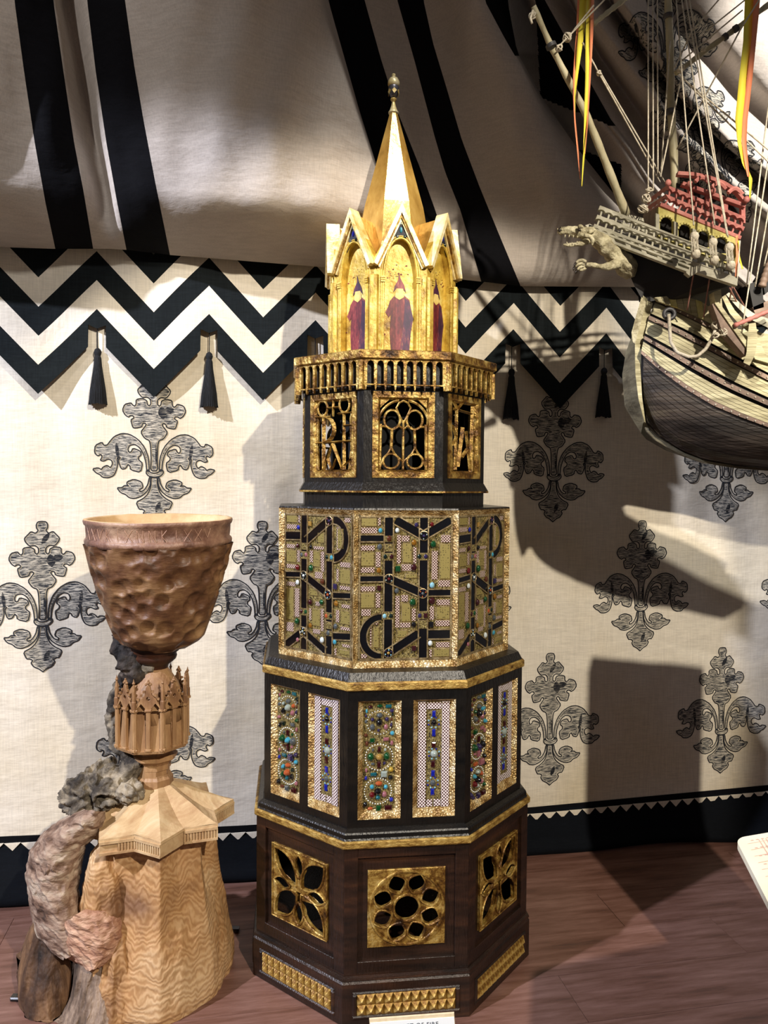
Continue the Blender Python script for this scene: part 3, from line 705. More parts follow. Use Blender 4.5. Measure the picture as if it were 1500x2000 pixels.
# ---- middle ledge
octp('middle_cornice_gilding', [(.372, .866), (.3800, .8675), (.3825, .8700), (.3825, .8860), (.3800, .8905), (.37, .8905)], M['goldstrip'])
octp('middle_cornice', [(.365, .8895), (.3765, .8900), (.3745, .8950), (.3660, .9120), (.3400, .9165), (.30, .9166)], M['ebony2'])
# ---- mosaic tier
z0, z1 = .915, 1.338; A3 = .3375; h3 = A3*S8; MW = (.0145, .021); D3 = .012
octp('mosaic_core', [(A3-.016, z0), (A3-.0165, z1)], M['ebony2']); octp('mosaic_top', [(.32, z1-.004), (.3375, z1-.003), (.336, z1+.0015), (.20, z1+.0035)], M['ebony2'])
mfr = bevframe(-h3, h3, z0, z1-.002, A3, MW, D3, M['hammer'], 'hammered_frame')
edge = MB()
for (x0, x1, q0, q1) in ((-h3+MW[0]-.001, h3-MW[0]+.001, z0+MW[1]-.002, z0+MW[1]+.004), (-h3+MW[0], h3-MW[0], z1-MW[1]*.8-.006, z1-MW[1]*.8), (-h3+MW[0]-.001, -h3+MW[0]+.004, z0+MW[1], z1-MW[1]*.8), (h3-MW[0]-.004, h3-MW[0]+.001, z0+MW[1], z1-MW[1]*.8)):
    edge.box(x0, x1, -(A3-D3+.003), -(A3-D3-.001), q0, q1)
edm = edge.mesh('inner_bead', M['wire'])
MBX = (-h3+MW[0]+.003, h3-MW[0]-.003, z0+MW[1]+.003, z1-MW[1]*.8-.004); A3P = A3-D3
grd = plate_me(*MBX, A3P, M['olive'], 'mosaic_panel')
MWd, MHt = MBX[1]-MBX[0], MBX[3]-MBX[2]
def PA(x, y): return MBX[0]+(x-105)/1080*MWd, MBX[3]-(y-112)/1745*MHt
def PB(x, y):
    ya = 100+.035*(x-130); yb = 1800+.16*(x-130)
    return MBX[0]+(x-132)/800*MWd, MBX[3]-(y-ya)/(yb-ya)*MHt
def band(p, q, w, a, parent):       # black enamel band between two raised gold wires, one piece
    p, q = Vector(p), Vector(q); d = (q-p).normalized(); n = Vector((-d.y, d.x)); r = .0017; b = MB()
    cs = [(-w/2-r, 0), (-w/2-r, .0042), (-w/2+r, .0042), (-w/2+r, .0022), (w/2-r, .0022), (w/2-r, .0042), (w/2+r, .0042), (w/2+r, 0)]
    b.grid([[(c.x+n.x*o, -a-h, c.y+n.y*o) for o, h in cs] for c in (p, q)], mf=lambda i, j: 1 if j == 3 else 0)
    b.obj('enamel_band', [M['wire'], M['enamel']], parent)
def arcband(c, r0, r1, a0, a1, a, parent):
    n = 20; r = .0017; b = MB(); rows = []
    for i in range(n+1):
        t = lerp(a0, a1, i/n); row = []
        for f, o, h in ((0, -r, 0), (0, -r, .0042), (0, r, .0042), (0, r, .0022), (1, -r, .0022), (1, -r, .0042), (1, r, .0042), (1, r, 0)):
            rx, rz = lerp(r0[0], r1[0], f)+o, lerp(r0[1], r1[1], f)+o; row.append((c[0]+rx*math.cos(t), -a-h, c[1]+rz*math.sin(t)))
        rows.append(row)
    b.grid(rows, mf=lambda i, j: 1 if j == 3 else 0); b.obj('enamel_arc', [M['wire'], M['enamel']], parent)
def strip(x0, x1, z0_, z1_, a, t, ml, parent, s=.0012):
    b = MB(); b.box(x0, x1, -a-t, -a, z0_, z1_, bev=s); b.m = [1]*9+[0]
    b.obj('fretwork_strip', [ml, M['wire']], parent)
def boss(p, parent, pal):
    r = .0125
    b = MB(); b.lathe([(r, 0), (r, .003), (r*.85, .0042), (.0005, .0045)], 20, cap=False)
    b.v = [(x+p[0], -A3P-.002-z, y+p[1]) for x, y, z in b.v]
    bo = b.obj('enamel_boss', [M['enamel']], parent)
    w = MB(); w.tube([(p[0]+r*math.cos(2*PI*i/20), -A3P-.0055, p[1]+r*math.sin(2*PI*i/20)) for i in range(21)], .0013, 5, cap=False); w.obj('boss_rim', M['wire'], bo)
    gem('oval', pal[0], p[0], p[1], A3P+.006, .0042, .0042, bo)
    for i in range(6):
        gem('oval', pal[1+i % 2], p[0]+.0085*math.cos(i*PI/3+.4), p[1]+.0085*math.sin(i*PI/3+.4), A3P+.006, .0019, .0024, bo)
PLA = [(112, 125, 303, 232), (112, 540, 275, 718), (112, 1042, 280, 1232), (602, 432, 718, 680), (1045, 442, 1180, 882), (595, 1172, 708, 1405), (1012, 1218, 1180, 1382), (985, 1742, 1180, 1848), (640, 812, 782, 870), (545, 1505, 670, 1600), (262, 1460, 338, 1720), (640, 140, 730, 190)]
PLB = [(140, 112, 278, 215), (140, 552, 268, 726), (140, 1045, 240, 1465), (482, 567, 568, 780), (802, 790, 925, 990), (470, 1302, 572, 1540), (812, 1312, 925, 1508), (800, 1812, 925, 1900), (440, 1040, 540, 1150), (530, 330, 615, 470), (770, 275, 850, 545)]
def make_mosaic(k, P, bars, arcs, diags, lats, gems, bosses, cross, lw):
    pn = link('mosaic_panel', grd, tower, K8(k)); link('hammered_frame', mfr, pn); link('inner_bead', edm, pn)
    bx = MB()
    for x0, y0, x1, y1 in lats:
        a, b_ = P(x0, y0), P(x1, y1); strip(a[0], b_[0], b_[1], a[1], A3P, .0018, M['lat'], pn)
    for x0, y0, x1, y1 in (PLA if P is PA else PLB):
        a, b_ = P(x0, y0), P(x1, y1); b = MB(); b.box(a[0], b_[0], -A3P-.0022, -A3P, b_[1], a[1], bev=.0016); b.m = [1]*9+[0]; b.obj('engraved_plate', [M['olive2'], M['wire']], pn)
    for p, q, w in diags: band(P(*p), P(*q), w, A3P, pn)
    for p, q, w in bars: band(P(*p), P(*q), w, A3P+.0004, pn)
    for c, r0, r1, a0, a1_ in arcs: arcband(P(*c), r0, r1, a0, a1_, A3P, pn)
    for (x0, y0, x1, y1) in cross:
        a, b_ = P(x0, y0), P(x1, y1); cx, cz = (a[0]+b_[0])/2, (a[1]+b_[1])/2; h = (b_[0]-a[0])/2
        bx = MB(); bx.box(a[0], b_[0], -A3P-.0046, -A3P, b_[1], a[1], bev=.0012); bx.m = [1]*9+[0]; bx.obj('gem_setting', [M['olive'], M['wire']], pn)
    for g in gems:
        s, z = P(g[1], g[2]); hs = .0056 if len(g) < 4 else g[3]
        gem(g[4] if len(g) > 4 else 'oval', g[0], s, z, A3P+.0035, hs, hs*1.22, pn)
    for (x, y, pal) in bosses: boss(P(x, y), pn, pal)
bw = .0245; wu = MWd/1080
barsA = [((440, 112), (440, 1857), bw), ((855, 112), (855, 1857), bw), ((105, 375), (385, 375), .019), ((105, 870), (385, 870), .017), ((910, 1048), (1185, 1048), .019), ((910, 1565), (1185, 1565), .026)]
diagsA = [((520, 150), (850, 345), .024), ((1175, 150), (850, 345), .024), ((445, 868), (845, 1055), .024), ((445, 1790), (800, 1550), .024)]
arcsA = [((360, 1585), (170*wu, 190*wu), (262*wu, 275*wu), PI/2, 3*PI/2)]
latsA = [(110, 240, 310, 320), (310, 118, 350, 225), (110, 460, 280, 530), (285, 540, 350, 730), (110, 728, 280, 800), (110, 960, 290, 1030), (290, 1040, 350, 1230), (120, 1240, 240, 1330), (230, 1390, 330, 1440), (225, 1450, 250, 1720), (535, 330, 590, 690), (590, 340, 690, 420), (730, 480, 775, 690), (590, 690, 720, 780), (950, 530, 1030, 890), (1030, 890, 1180, 980), (1060, 330, 1180, 430), (520, 1080, 580, 1480), (590, 1070, 680, 1160), (718, 1240, 772, 1400), (580, 1412, 710, 1480), (1010, 1130, 1180, 1210), (930, 1210, 992, 1390), (1000, 1390, 1180, 1470), (1010, 1660, 1180, 1735), (930, 1745, 970, 1850), (120, 1790, 200, 1850)]
gemsA = [('turq', 342, 280), ('white', 540, 278), ('brown', 445, 380, .0072), ('grey', 335, 480, .0068), ('dgreen', 400, 600), ('maroon', 475, 600), ('dgreen', 805, 600), ('violet', 880, 600), ('amber', 740, 430, .0070), ('green', 970, 450, .0078), ('amber', 325, 770, .0066), ('green', 550, 750, .0064, 'box'), ('maroon', 740, 735, .0080), ('lblue', 960, 955, .0068), ('maroon', 332, 985, .0055, 'box'),
         ('grey', 540, 1020, .0062), ('green', 730, 1165, .0085), ('maroon', 962, 1152, .0085), ('lblue', 397, 1330), ('dgreen', 472, 1330), ('violet', 815, 1330), ('maroon', 885, 1330, .0052, 'box'), ('black', 745, 1440, .0066), ('black', 955, 1440, .0062, 'box'), ('white', 945, 1675, .0062), ('maroon', 750, 1735, .0058, 'box'), ('red', 950, 205, .0055), ('violet', 765, 212, .0055)]
bossA = [(855, 345, ('violet', 'clear', 'black')), (445, 872, ('red', 'black', 'clear')), (848, 1055, ('grey', 'orange', 'violet')), (445, 1785, ('gold', 'violet', 'lblue'))]
crossA = [(385, 440, 500, 540), (365, 555, 510, 650), (785, 555, 930, 650), (365, 1275, 510, 1375), (785, 1275, 930, 1375), (795, 1385, 910, 1495), (385, 345, 500, 425)]
for kk in (0, -2, 2): make_mosaic(kk, PA, barsA, arcsA, diagsA, latsA, gemsA, bossA, crossA, .02)
barsB = [((373, 108), (373, 1845), bw), ((682, 118), (682, 1890), bw), ((132, 375), (335, 375), .024), ((132, 872), (335, 872), .017), ((722, 1130), (932, 1130), .017), ((722, 1650), (932, 1650), .020)]
diagsB = [((680, 170), (395, 440), .024), ((375, 885), (672, 1125), .024), ((365, 1600), (132, 1790), .024), ((365, 1600), (640, 1850), .024)]
arcsB = [((725, 412), (118*MWd/800, .040), (185*MWd/800, .064), -PI/2, PI/2)]
latsB = [(140, 225, 275, 300), (290, 112, 320, 220), (140, 480, 255, 545), (278, 560, 318, 720), (140, 735, 262, 805), (140, 960, 262, 1035), (248, 1045, 312, 1430), (140, 1480, 240, 1620), (480, 505, 615, 560), (572, 570, 618, 840), (500, 830, 600, 930), (438, 560, 480, 720), (760, 260, 800, 560), (760, 790, 790, 960), (800, 700, 925, 780), (800, 1000, 925, 1070), (820, 1235, 925, 1300), (755, 1310, 800, 1480), (810, 1520, 925, 1585), (830, 1740, 925, 1800), (740, 1800, 770, 1900), (430, 1300, 465, 1460), (575, 1300, 615, 1600), (480, 1560, 575, 1640), (510, 1210, 570, 1280), (850, 140, 925, 210)]
gemsB = [('blue', 300, 272), ('gold', 447, 225, .0055, 'box'), ('maroon', 290, 505), ('black', 455, 520), ('red', 290, 785, .0072), ('green', 460, 790, .0085), ('white', 292, 975, .0062), ('brown', 600, 960, .0070), ('violet', 757, 1018, .0062, 'box'), ('maroon', 452, 1225, .0075), ('green', 590, 1222, .0066), ('amber', 765, 1235, .0070), ('green', 285, 1475, .0078), ('amber', 455, 1527, .0062), ('grey', 760, 1525, .0068), ('grey', 675, 1612, .0064), ('white', 600, 1705, .0070), ('pink', 295, 1712, .0052), ('turq', 752, 1725, .0060),
         ('grey', 345, 620), ('pink', 400, 620), ('dgreen', 655, 645), ('turq', 710, 650), ('maroon', 345, 1345), ('green', 398, 1350), ('orange', 650, 1395), ('dgreen', 705, 1398)]
bossB = [(682, 185, ('violet', 'pink', 'black')), (375, 885, ('white', 'clear', 'dgreen')), (672, 1122, ('orange', 'lblue', 'violet')), (365, 1600, ('clear', 'yellow', 'white'))]
crossB = [(335, 465, 410, 560), (320, 572, 420, 680), (635, 595, 735, 705), (320, 1298, 420, 1405), (630, 1345, 732, 1450), (640, 1462, 722, 1570), (640, 1575, 722, 1660)]
for kk in (-1, 1): make_mosaic(kk, PB, barsB, arcsB, diagsB, latsB, gemsB, bossB, crossB, .02)
for k in (3, 4, 5): pn = link('mosaic_panel', grd, tower, K8(k)); link('hammered_frame', mfr, pn)
# ---- neck and lantern tier
octp('neck', [(.262, 1.338), (.265, 1.339), (.265, 1.380), (.262, 1.381)], M['ebony2'])
octp('lantern_ledge', [(.255, 1.379), (.2775, 1.3795), (.2785, 1.3805), (.2785, 1.3850)], M['gold'])
octp('lantern_ledge_slope', [(.278, 1.3850), (.2650, 1.4080), (.25, 1.4085)], M['ebony2'])
A4 = .2648; h4 = A4*S8; z0, z1 = 1.408, 1.690
LW = .0855; lz0, lz1 = 1.421, 1.655; IW = .064; iz0, iz1 = lz0+.022, lz1-.022
def lanface():
    vs, fs = fplate([rect(-h4, z0, h4, z1), rect(-LW, lz0, LW, lz1)], A4, .014)
    b = MB(); b.add(vs, fs); return b.mesh('lantern_face', M['ebony2'])
lf = lanface()
def lanframe():
    b = MB(); O = rect(-LW, lz0, LW, lz1); Mi = rect(-IW-.006, iz0-.006, IW+.006, iz1+.006); I = rect(-IW, iz0, IW, iz1)
    vs = [(x, -A4-.003, z) for x, z in O]+[(x, -A4-.003, z) for x, z in Mi]+[(x, -A4+.008, z) for x, z in I]+[(x, -A4+.002, z) for x, z in O]
    fs = []
    for i in range(4):
        j = (i+1) % 4; fs += [(i, j, j+4, i+4), (i+4, j+4, j+8, i+8), (i+12, j+12, j, i)]
    b.add(vs, fs); return b.mesh('gold_frame', M['gold'])
lfr = lanframe(); YL = -A4+.004; R5 = .0034
def ppt(pts, r=R5, seg=6, b=None): b.tube([(x, YL, z) for x, z in pts], r, seg)
def arcp(cx, cz, r, a0, a1, n=12, ry=None): return [(cx+r*math.cos(lerp(a0, a1, i/n)), cz+(ry or r)*math.sin(lerp(a0, a1, i/n))) for i in range(n+1)]
def lan_front():
    b = MB(); W_ = IW; zt = iz1; zb = iz0; q = W_/2
    ppt([(0, zb), (0, zt-.055)], b=b)
    zs = zb+(zt-zb)*.60
    for s in (-1, 1):
        ppt(arcp(s*.006, zs, .066, PI/2-s*0.10, PI/2-s*PI/2*.98, 14, (zt-zs)*.98), b=b, r=.0038)
        ppt(arcp(s*.031, zs+.022, .022, 0, 2*PI, 22, .026), b=b)
        ppt([(s*.031, zs-.006), (s*.033, zb+.058)], b=b, r=.0042)
        ppt([(0, zs-.004), (s*.010, zs+.004), (s*.022, zs+.001), (s*.031, zs-.006), (s*.042, zs+.001), (s*.054, zs+.004), (s*W_, zs+.002)], b=b, r=.003)
        ppt([(s*.033, zb+.060), (s*.024, zb+.044), (s*.010, zb+.030), (0, zb+.022)], b=b, r=.003); ppt([(s*.033, zb+.060), (s*.042, zb+.044), (s*.054, zb+.032), (s*W_, zb+.004)], b=b, r=.003)
        ppt(arcp(s*.033, zb+.023, .022, 0, 2*PI, 22, .020), b=b)
        ppt([(0, zs+.012), (s*.012, zs+.035), (s*.020, zt-.022), (s*.012, zt-.008), (0, zt-.002)], b=b, r=.003)
        ppt([(s*W_, zb), (s*W_*.97, zs+.01)], b=b, r=.004)
        b.prism([(s*W_, zt), (s*W_, zt-.022), (s*.040, zt)], YL-.004, YL+.004)
    return b.mesh('arched_tracery', M['gold'])
def blade(b, p, q, w0, w1):
    p, q = Vector(p), Vector(q); d = (q-p).normalized(); n = Vector((-d.y, d.x))
    A = [p-n*w0, q-n*w1, q+n*w1, p+n*w0]; m0, m1 = p, q
    vs = [(v.x, YL+.002, v.y) for v in A]+[(p.x, YL-.006, p.y), (q.x, YL-.006, q.y)]
    b.add(vs, [(0, 1, 5, 4), (3, 4, 5, 2), (0, 4, 3), (1, 2, 5), (0, 3, 2, 1)])
def LZ(x, y): return lerp(-IW, IW, (x-205)/(450-205)), lerp(iz1, iz0, (y-385)/(855-385))
def lan_left():
    b = MB()
    for cx, cy in ((243, 425), (400, 412)): b.tube([(lerp(0, 0, 0)+LZ(cx, cy)[0]+.0185*math.cos(2*PI*i/20), YL, LZ(cx, cy)[1]+.021*math.sin(2*PI*i/20)) for i in range(21)], .0034, 6, cap=False)
    for p, q, a, c in (((190, 487), (300, 487), .005, .003), ((275, 425), (365, 425), .003, .003), ((322, 370), (322, 487), .004, .0008), ((250, 487), (250, 860), .0075, .006), ((185, 668), (455, 660), .0035, .0035), ((355, 470), (455, 467), .0035, .002),
                       ((397, 455), (397, 855), .0035, .0065), ((400, 553), (455, 553), .003, .0025), ((315, 675), (255, 860), .003, .004), ((315, 675), (390, 855), .007, .002), ((280, 780), (315, 860), .007, .001), ((345, 780), (315, 860), .003, .001), ((375, 850), (450, 780), .003, .002)):
        blade(b, LZ(*p), LZ(*q), a, c)
    n = 12; pr = None
    for i in range(n):
        a0, a1_ = lerp(PI/2, -PI/2, i/n), lerp(PI/2, -PI/2, (i+1)/n)
        p = LZ(255+70*math.cos(a0), 575-85*math.sin(a0)); q = LZ(255+70*math.cos(a1_), 575-85*math.sin(a1_)); wv = .003+.005*math.cos((a0+a1_)/2); blade(b, p, q, wv, wv)
    for s in (-1, 1): b.prism([(s*IW, iz0), (s*(IW-.010), iz0), (s*(IW-.002), iz0+.06), (s*(IW-.006), iz0+.14), (s*IW, iz0+.16)], YL-.002, YL+.006)
    return b.mesh('letter_tracery', M['gold'])
def RZ(x, y): return lerp(-IW, IW, (x-1080)/(1245-1080)), lerp(iz1, iz0, (y-410)/(865-410))
def lan_right():
    b = MB()
    for p, q, a, c in (((1090, 395), (1122, 450), .003, .006), ((1162, 390), (1122, 450), .002, .006), ((1095, 450), (1240, 468), .004, .004), ((1115, 450), (1110, 860), .004, .006), ((1225, 415), (1215, 870), .006, .007), ((1160, 570), (1128, 840), .009, .006), ((1180, 590), (1215, 865), .004, .006),
                       ((1155, 775), (1190, 720), .007, .007), ((1085, 560), (1115, 640), .004, .003), ((1085, 700), (1115, 640), .003, .004), ((1235, 480), (1258, 520), .004, .006), ((1258, 560), (1240, 620), .009, .003)):
        blade(b, RZ(*p), RZ(*q), a, c)
    for s in (-1, 1): b.prism([(s*IW, iz0), (s*(IW-.010), iz0), (s*(IW-.004), iz0+.10), (s*IW, iz0+.12)], YL-.002, YL+.006)
    return b.mesh('letter_tracery', M['gold'])
lfm, llm, lrm = lan_front(), lan_left(), lan_right()
for k in ALL:
    kk = k if k < 4 else k-8
    f_ = link('lantern_face', lf, tower, K8(k)); link('gold_frame', lfr, f_)
    me = {0: lfm, -1: llm, 1: lrm, 2: lfm, -2: lfm}.get(kk, llm); link(me.name.split('.')[0], me, f_)
octp('lantern_shade_core', [(.180, 1.40), (.180, 1.67)], M['coreblack'])  # added black core that keeps the lantern interior dark
# ---- gallery of little arches and cornice
A5 = .2890; h5 = A5*S8; z0, z1 = 1.668, 1.742
def gallery():
    n = 8; m_ = .008; L = [rect(-h5, z0, h5, z1)]
    pitch = (2*h5-.026)/n
    for i in range(n):
        c = -h5+.013+pitch*(i+.5); w = pitch*.34; top = z1-.018
        L.append([(c-w, z0+.004), (c+w, z0+.004), (c+w, top), (c+w*.7, top+w*.75), (c, top+w*1.15), (c-w*.7, top+w*.75), (c-w, top)])
    vs, fs = fplate(L, A5, .010, .0010)
    b = MB(); b.add(vs, fs)
    for s in (-1, 1): b.box(s*h5-.006, s*h5+.006, -A5-.003, -A5+.01, z0-.012, z1-.012, bev=.002)
    for i in range(n+1):
        c = -h5+.013+pitch*i; b.prism([(c-.003, z0), (c+.003, z0), (c+.001, z0-.012), (c-.001, z0-.012)], -A5-.001, -A5+.006)
    return b.mesh('arcade', M['gold'])
ga_ = gallery(); shared('arcade', ga_, ALL)
octp('arcade_backing', [(.262, 1.66), (.2690, 1.662), (.2690, 1.74)], M['ebony2'])
octp('upper_cornice', [(.27, 1.737), (.2920, 1.7370), (.2970, 1.7400), (.2970, 1.7600), (.2940, 1.7622), (.17, 1.7640)], M['gold'])
# ---- gilded crown with painted niches
A6 = .181; h6 = A6*S8; z0, zv, za = 1.762, 2.052, 2.186
NW = .048; sp0 = 1.972; apx = 2.094
def arch(w, zb, zs, zt, n=8):   # pointed arch outline
    pts = [(-w, zb), (w, zb)]
    for i in range(n+1):
        t = i/n; pts.append((w*(1-t**1.7), zs+(zt-zs)*math.sin(t*PI/2)**.9))
    for i in range(n-1, -1, -1):
        t = i/n; pts.append((-w*(1-t**1.7), zs+(zt-zs)*math.sin(t*PI/2)**.9))
    return pts
def crown_face():
    out = [(-h6, z0), (h6, z0), (h6, zv-.015), (0, za-.015), (-h6, zv-.015)]
    vs, fs = fplate([out, arch(NW, z0+.006, sp0, apx)], A6, .022, .0012)
    b = MB(); b.add(vs, fs); return b.mesh('crown_wall', M['bright'])
cw = crown_face()
def gable():
    b = MB(); P_ = [(-h6-.005, zv-.030), (0, za), (h6+.005, zv-.030)]; w = .0135
    for s in (-1, 1):
        for (o0, w1, y0, y1, mi) in ((0, .011, -A6-.020, -A6+.020, 0), (.011, .005, -A6-.014, -A6+.01, 1), (.016, .004, -A6-.008, -A6+.01, 0)):
            p = Vector((s*(h6+.003), zv-.034)); q = Vector((0, za-.0)); d = (q-p).normalized(); n = Vector((d.y, -d.x))*s*-1
            if n.y > 0: n = -n
            qo = Vector((0, za-(o0)/abs(n.y))); qi = Vector((0, za-(o0+w1)/abs(n.y)))
            po = p+n*o0; pi_ = p+n*(o0+w1)
            b.prism([tuple(po), tuple(qo), tuple(qi), tuple(pi_)], y0, y1, mi)
    return b.mesh('gable_moulding', [M['gable'], M['gold']])
gbm = gable()
def archmould():
    b = MB(); pts = arch(NW+.001, z0+.006, sp0, apx, 10); pts = pts[1:]+pts[:1]; pts = [(NW+.001, z0)]+pts[0:-1]+[(-NW-.001, z0)]
    pp = [(x, -A6-.002, z) for x, z in pts]; b.tube(pp, .0034, 6); b.tube([(x*1.11, -A6-.001, z+(.006 if z > sp0 else 0)) for x, z in pts], .0026, 6)
    for s in (-1, 1):
        for q in (0, .006, .012): b.box(s*(NW+.002)-.006, s*(NW+.002)+.006, -A6-.008, -A6, sp0-.002+q, sp0+.002+q)
    return b.mesh('niche_moulding', M['bright'])
am = archmould()
tym = MB()
for s in (-1, 1): tym.prism([(0, apx+.007), (s*.014, apx-.003), (s*.028, apx-.024), (s*.042, apx-.026), (0, za-.028)], -A6-.0025, -A6+.004)
tym = tym; tymm = tym.mesh('tympanum', M['tymp'])
pilm = []
for s in (-1, 1):
    pil = MB(); pil.box(s*h6-.0115, s*h6+.0115, -A6-.004, -A6+.008, z0, 1.990, bev=.002); pilm.append(pil.mesh('corner_pilaster', M['bright']))
nb = MB(); nb.prism(arch(NW+.004, z0, sp0, apx+.004), -A6+.020, -A6+.024); nbm = nb.mesh('niche_back', M['bright'])
def figure(v):
    x0 = 0; zb = z0+.018; Hh = .212; Y = -A6+.0195; b = MB()
    def pr(pts, mi, d=0.0): b.prism([(x, z) for x, z in pts], Y-.0006-d, Y, mi)
    T = lambda pts: [(x*.135, zb+z*Hh/1.8) for x, z in pts]
    pr(T([(-.17, 0), (.20, 0), (.22, .5), (.25, .95), (.22, 1.25), (.08, 1.38), (-.08, 1.38), (-.20, 1.22), (-.26, .98), (-.18, .9), (-.20, .45)]), 0)
    pr(T([(.02, .02), (.22, .02), (.25, .5), (.30, .8), (.22, 1.2), (.12, 1.3), (.10, .8)]), 1, .0004)
    pr(T([(-.30, .95), (-.20, 1.15), (-.12, 1.0), (-.22, .82)]), 0, .0003)
    pr(T([(-.10, 1.32), (0, 1.25), (.10, 1.32), (.08, 1.52), (-.07, 1.52)]), 2, .0006)
    pr(T([(-.13, 1.42), (-.06, 1.52), (.07, 1.52), (.14, 1.42), (.10, 1.60), (.03, 1.74), (-.02, 1.90), (-.02, 1.74), (-.10, 1.58)]), 1 if v else 0, .0008)
    pr(T([(-.16, -.06), (.20, -.06), (.20, 0), (-.16, 0)]), 3, .0002)
    rr = random.Random(4+v)
    for i in range(46):
        a, r = rr.random()*PI, .16+rr.random()*.10; cx, cz = (.36*(rr.random()-.5)*2, 1.75+.35*rr.random()) if i < 30 else (rr.choice((-.36, .36))+rr.random()*.06, rr.random()*1.5)
        if abs(cx) > .34-(max(0, cz-1.7))*.5: continue
        s_ = .008+.02*rr.random(); pr(T([(cx-s_, cz), (cx+.3*s_, cz-s_*.6), (cx+s_, cz+.2*s_), (cx, cz+s_)]), 3 if i % 3 else 1, .0003)
    return b.mesh('painted_figure', [M['robe'], M['robe2'], M['skinp'], M['flake']])
fgs = [figure(0), figure(1)]
rf = MB()    # cross roofs behind the gables
rr_ = .075
rf.add([(-h6+.006, -A6+.021, zv-.022), (0, -A6+.021, za-.012), (h6-.006, -A6+.021, zv-.022), (-.030, -rr_, zv-.005), (0, -rr_, za-.015), (.030, -rr_, zv-.005)], [(0, 1, 4, 3), (1, 2, 5, 4)])
rfm = rf.mesh('gable_roof', M['spire'])
for k in ALL:
    kk = k if k < 4 else k-8
    w_ = link('crown_wall', cw, tower, K8(k)); link('gable_moulding', gbm, w_); link('niche_moulding', am, w_); link('tympanum', tymm, w_); link('corner_pilaster', pilm[0], w_); link('corner_pilaster', pilm[1], w_); link('niche_back', nbm, w_); link('gable_roof', rfm, w_)
    if abs(kk) <= 2:
        link('painted_figure', fgs[abs(kk) % 2], w_)
        g = gem('oval', 'turq' if kk == 0 else 'blue', 0, apx+.022, A6+.003, .0042, .0085, w_); gem('oval', 'grey', -.010, apx+.004, A6+.003, .0042, .006, w_); gem('oval', 'dgreen', .011, apx+.004, A6+.003, .0045, .006, w_); gem('oval', 'clear', 0, apx+.040, A6+.003, .003, .005, w_)
octp('crown_core', [(A6-.030, z0), (A6-.030, zv-.03), (.10, zv+.03)], M['bright'])
octp('spire', [(.118, zv+.02), (.1100, zv+.055), (.0880, 2.234), (.0120, 2.522), (.008, 2.526)], M['spire'])
FZ = lambda pr: [(r, 2.520+(z-2.520)*.80) for r, z in pr]
fin = MB(); fin.lathe(FZ([(.008, 2.520), (.0150, 2.525), (.0158, 2.530), (.0120, 2.535), (.0075, 2.552), (.0050, 2.566), (.0048, 2.570), (.0092, 2.575), (.0092, 2.580), (.0050, 2.584)]), 16); fb_ = fin.obj('finial', M['gable'], tower, True)
f2 = MB(); f2.lathe(FZ([(.005, 2.584), (.0110, 2.590), (.0155, 2.604), (.0165, 2.622), (.0150, 2.630)]), 18); f2.obj('finial_knop', mat('silver_knop', ['#5f5f66', '#8d8d96'], .35, .7, scale=40), fb_, True)
f3 = MB(); f3.lathe(FZ([(.0150, 2.622), (.0178, 2.632), (.0180, 2.642), (.0130, 2.655), (.0060, 2.660), (.0045, 2.663), (.0062, 2.667), (.0050, 2.672), (.0008, 2.675)]), 18)
for i in range(6):
    a = i*PI/3; f3.add([(.0172*math.sin(a+d), -.0172*math.cos(a+d), z) for d, z in ((-.45, 2.588), (0, 2.577), (.45, 2.588), (0, 2.594))], [(0, 1, 2, 3)])
f3.obj('finial_cap', M['gable'], fb_, True)
# ================================================================== THE CARVED GOBLET ON ITS STUMP
GX, GY = -.632, 2.10
gob = empty('carved_goblet', (GX, GY, 0)); GO = Vector((GX, GY, 0))
tag(gob, 'large rough carved wooden goblet rising from a gnarled tree stump', 'goblet')
M['cup'] = mat('hewn_brown_wood', ['#40291a', '#65432b', '#82603f', '#a07e58'], .5, scale=9, stretch=(1, 1, 1.4), bump=.25, bscale=60, bstretch=(.6, .6, 2), pos=[.3, .45, .58, .72])
M['cupband'] = mat('hewn_reddish_wood', ['#563a2c', '#745243', '#926f5a', '#ad8c72'], .5, scale=12, bump=.4, bscale=60)
M['paletop'] = mat('pale_end_grain', ['#b58a5a', '#d4b183', '#e6cda4'], .7, scale=8, bump=.2)
M['oak'] = mat('carved_oak', ['#65452c', '#8c6644', '#aa845a', '#c4a27a'], .55, scale=9, stretch=(1, 1, .35), bump=.35, bscale=50, bstretch=(2, 2, .4), dist=1.0, pos=[.28, .42, .56, .74])
M['roofw'] = mat('smoothed_oak_roof', ['#94704c', '#b38f66', '#cbad82', '#dcc6a0'], .55, scale=6, bump=.25, bscale=40, dist=1.5, pos=[.28, .42, .56, .74])
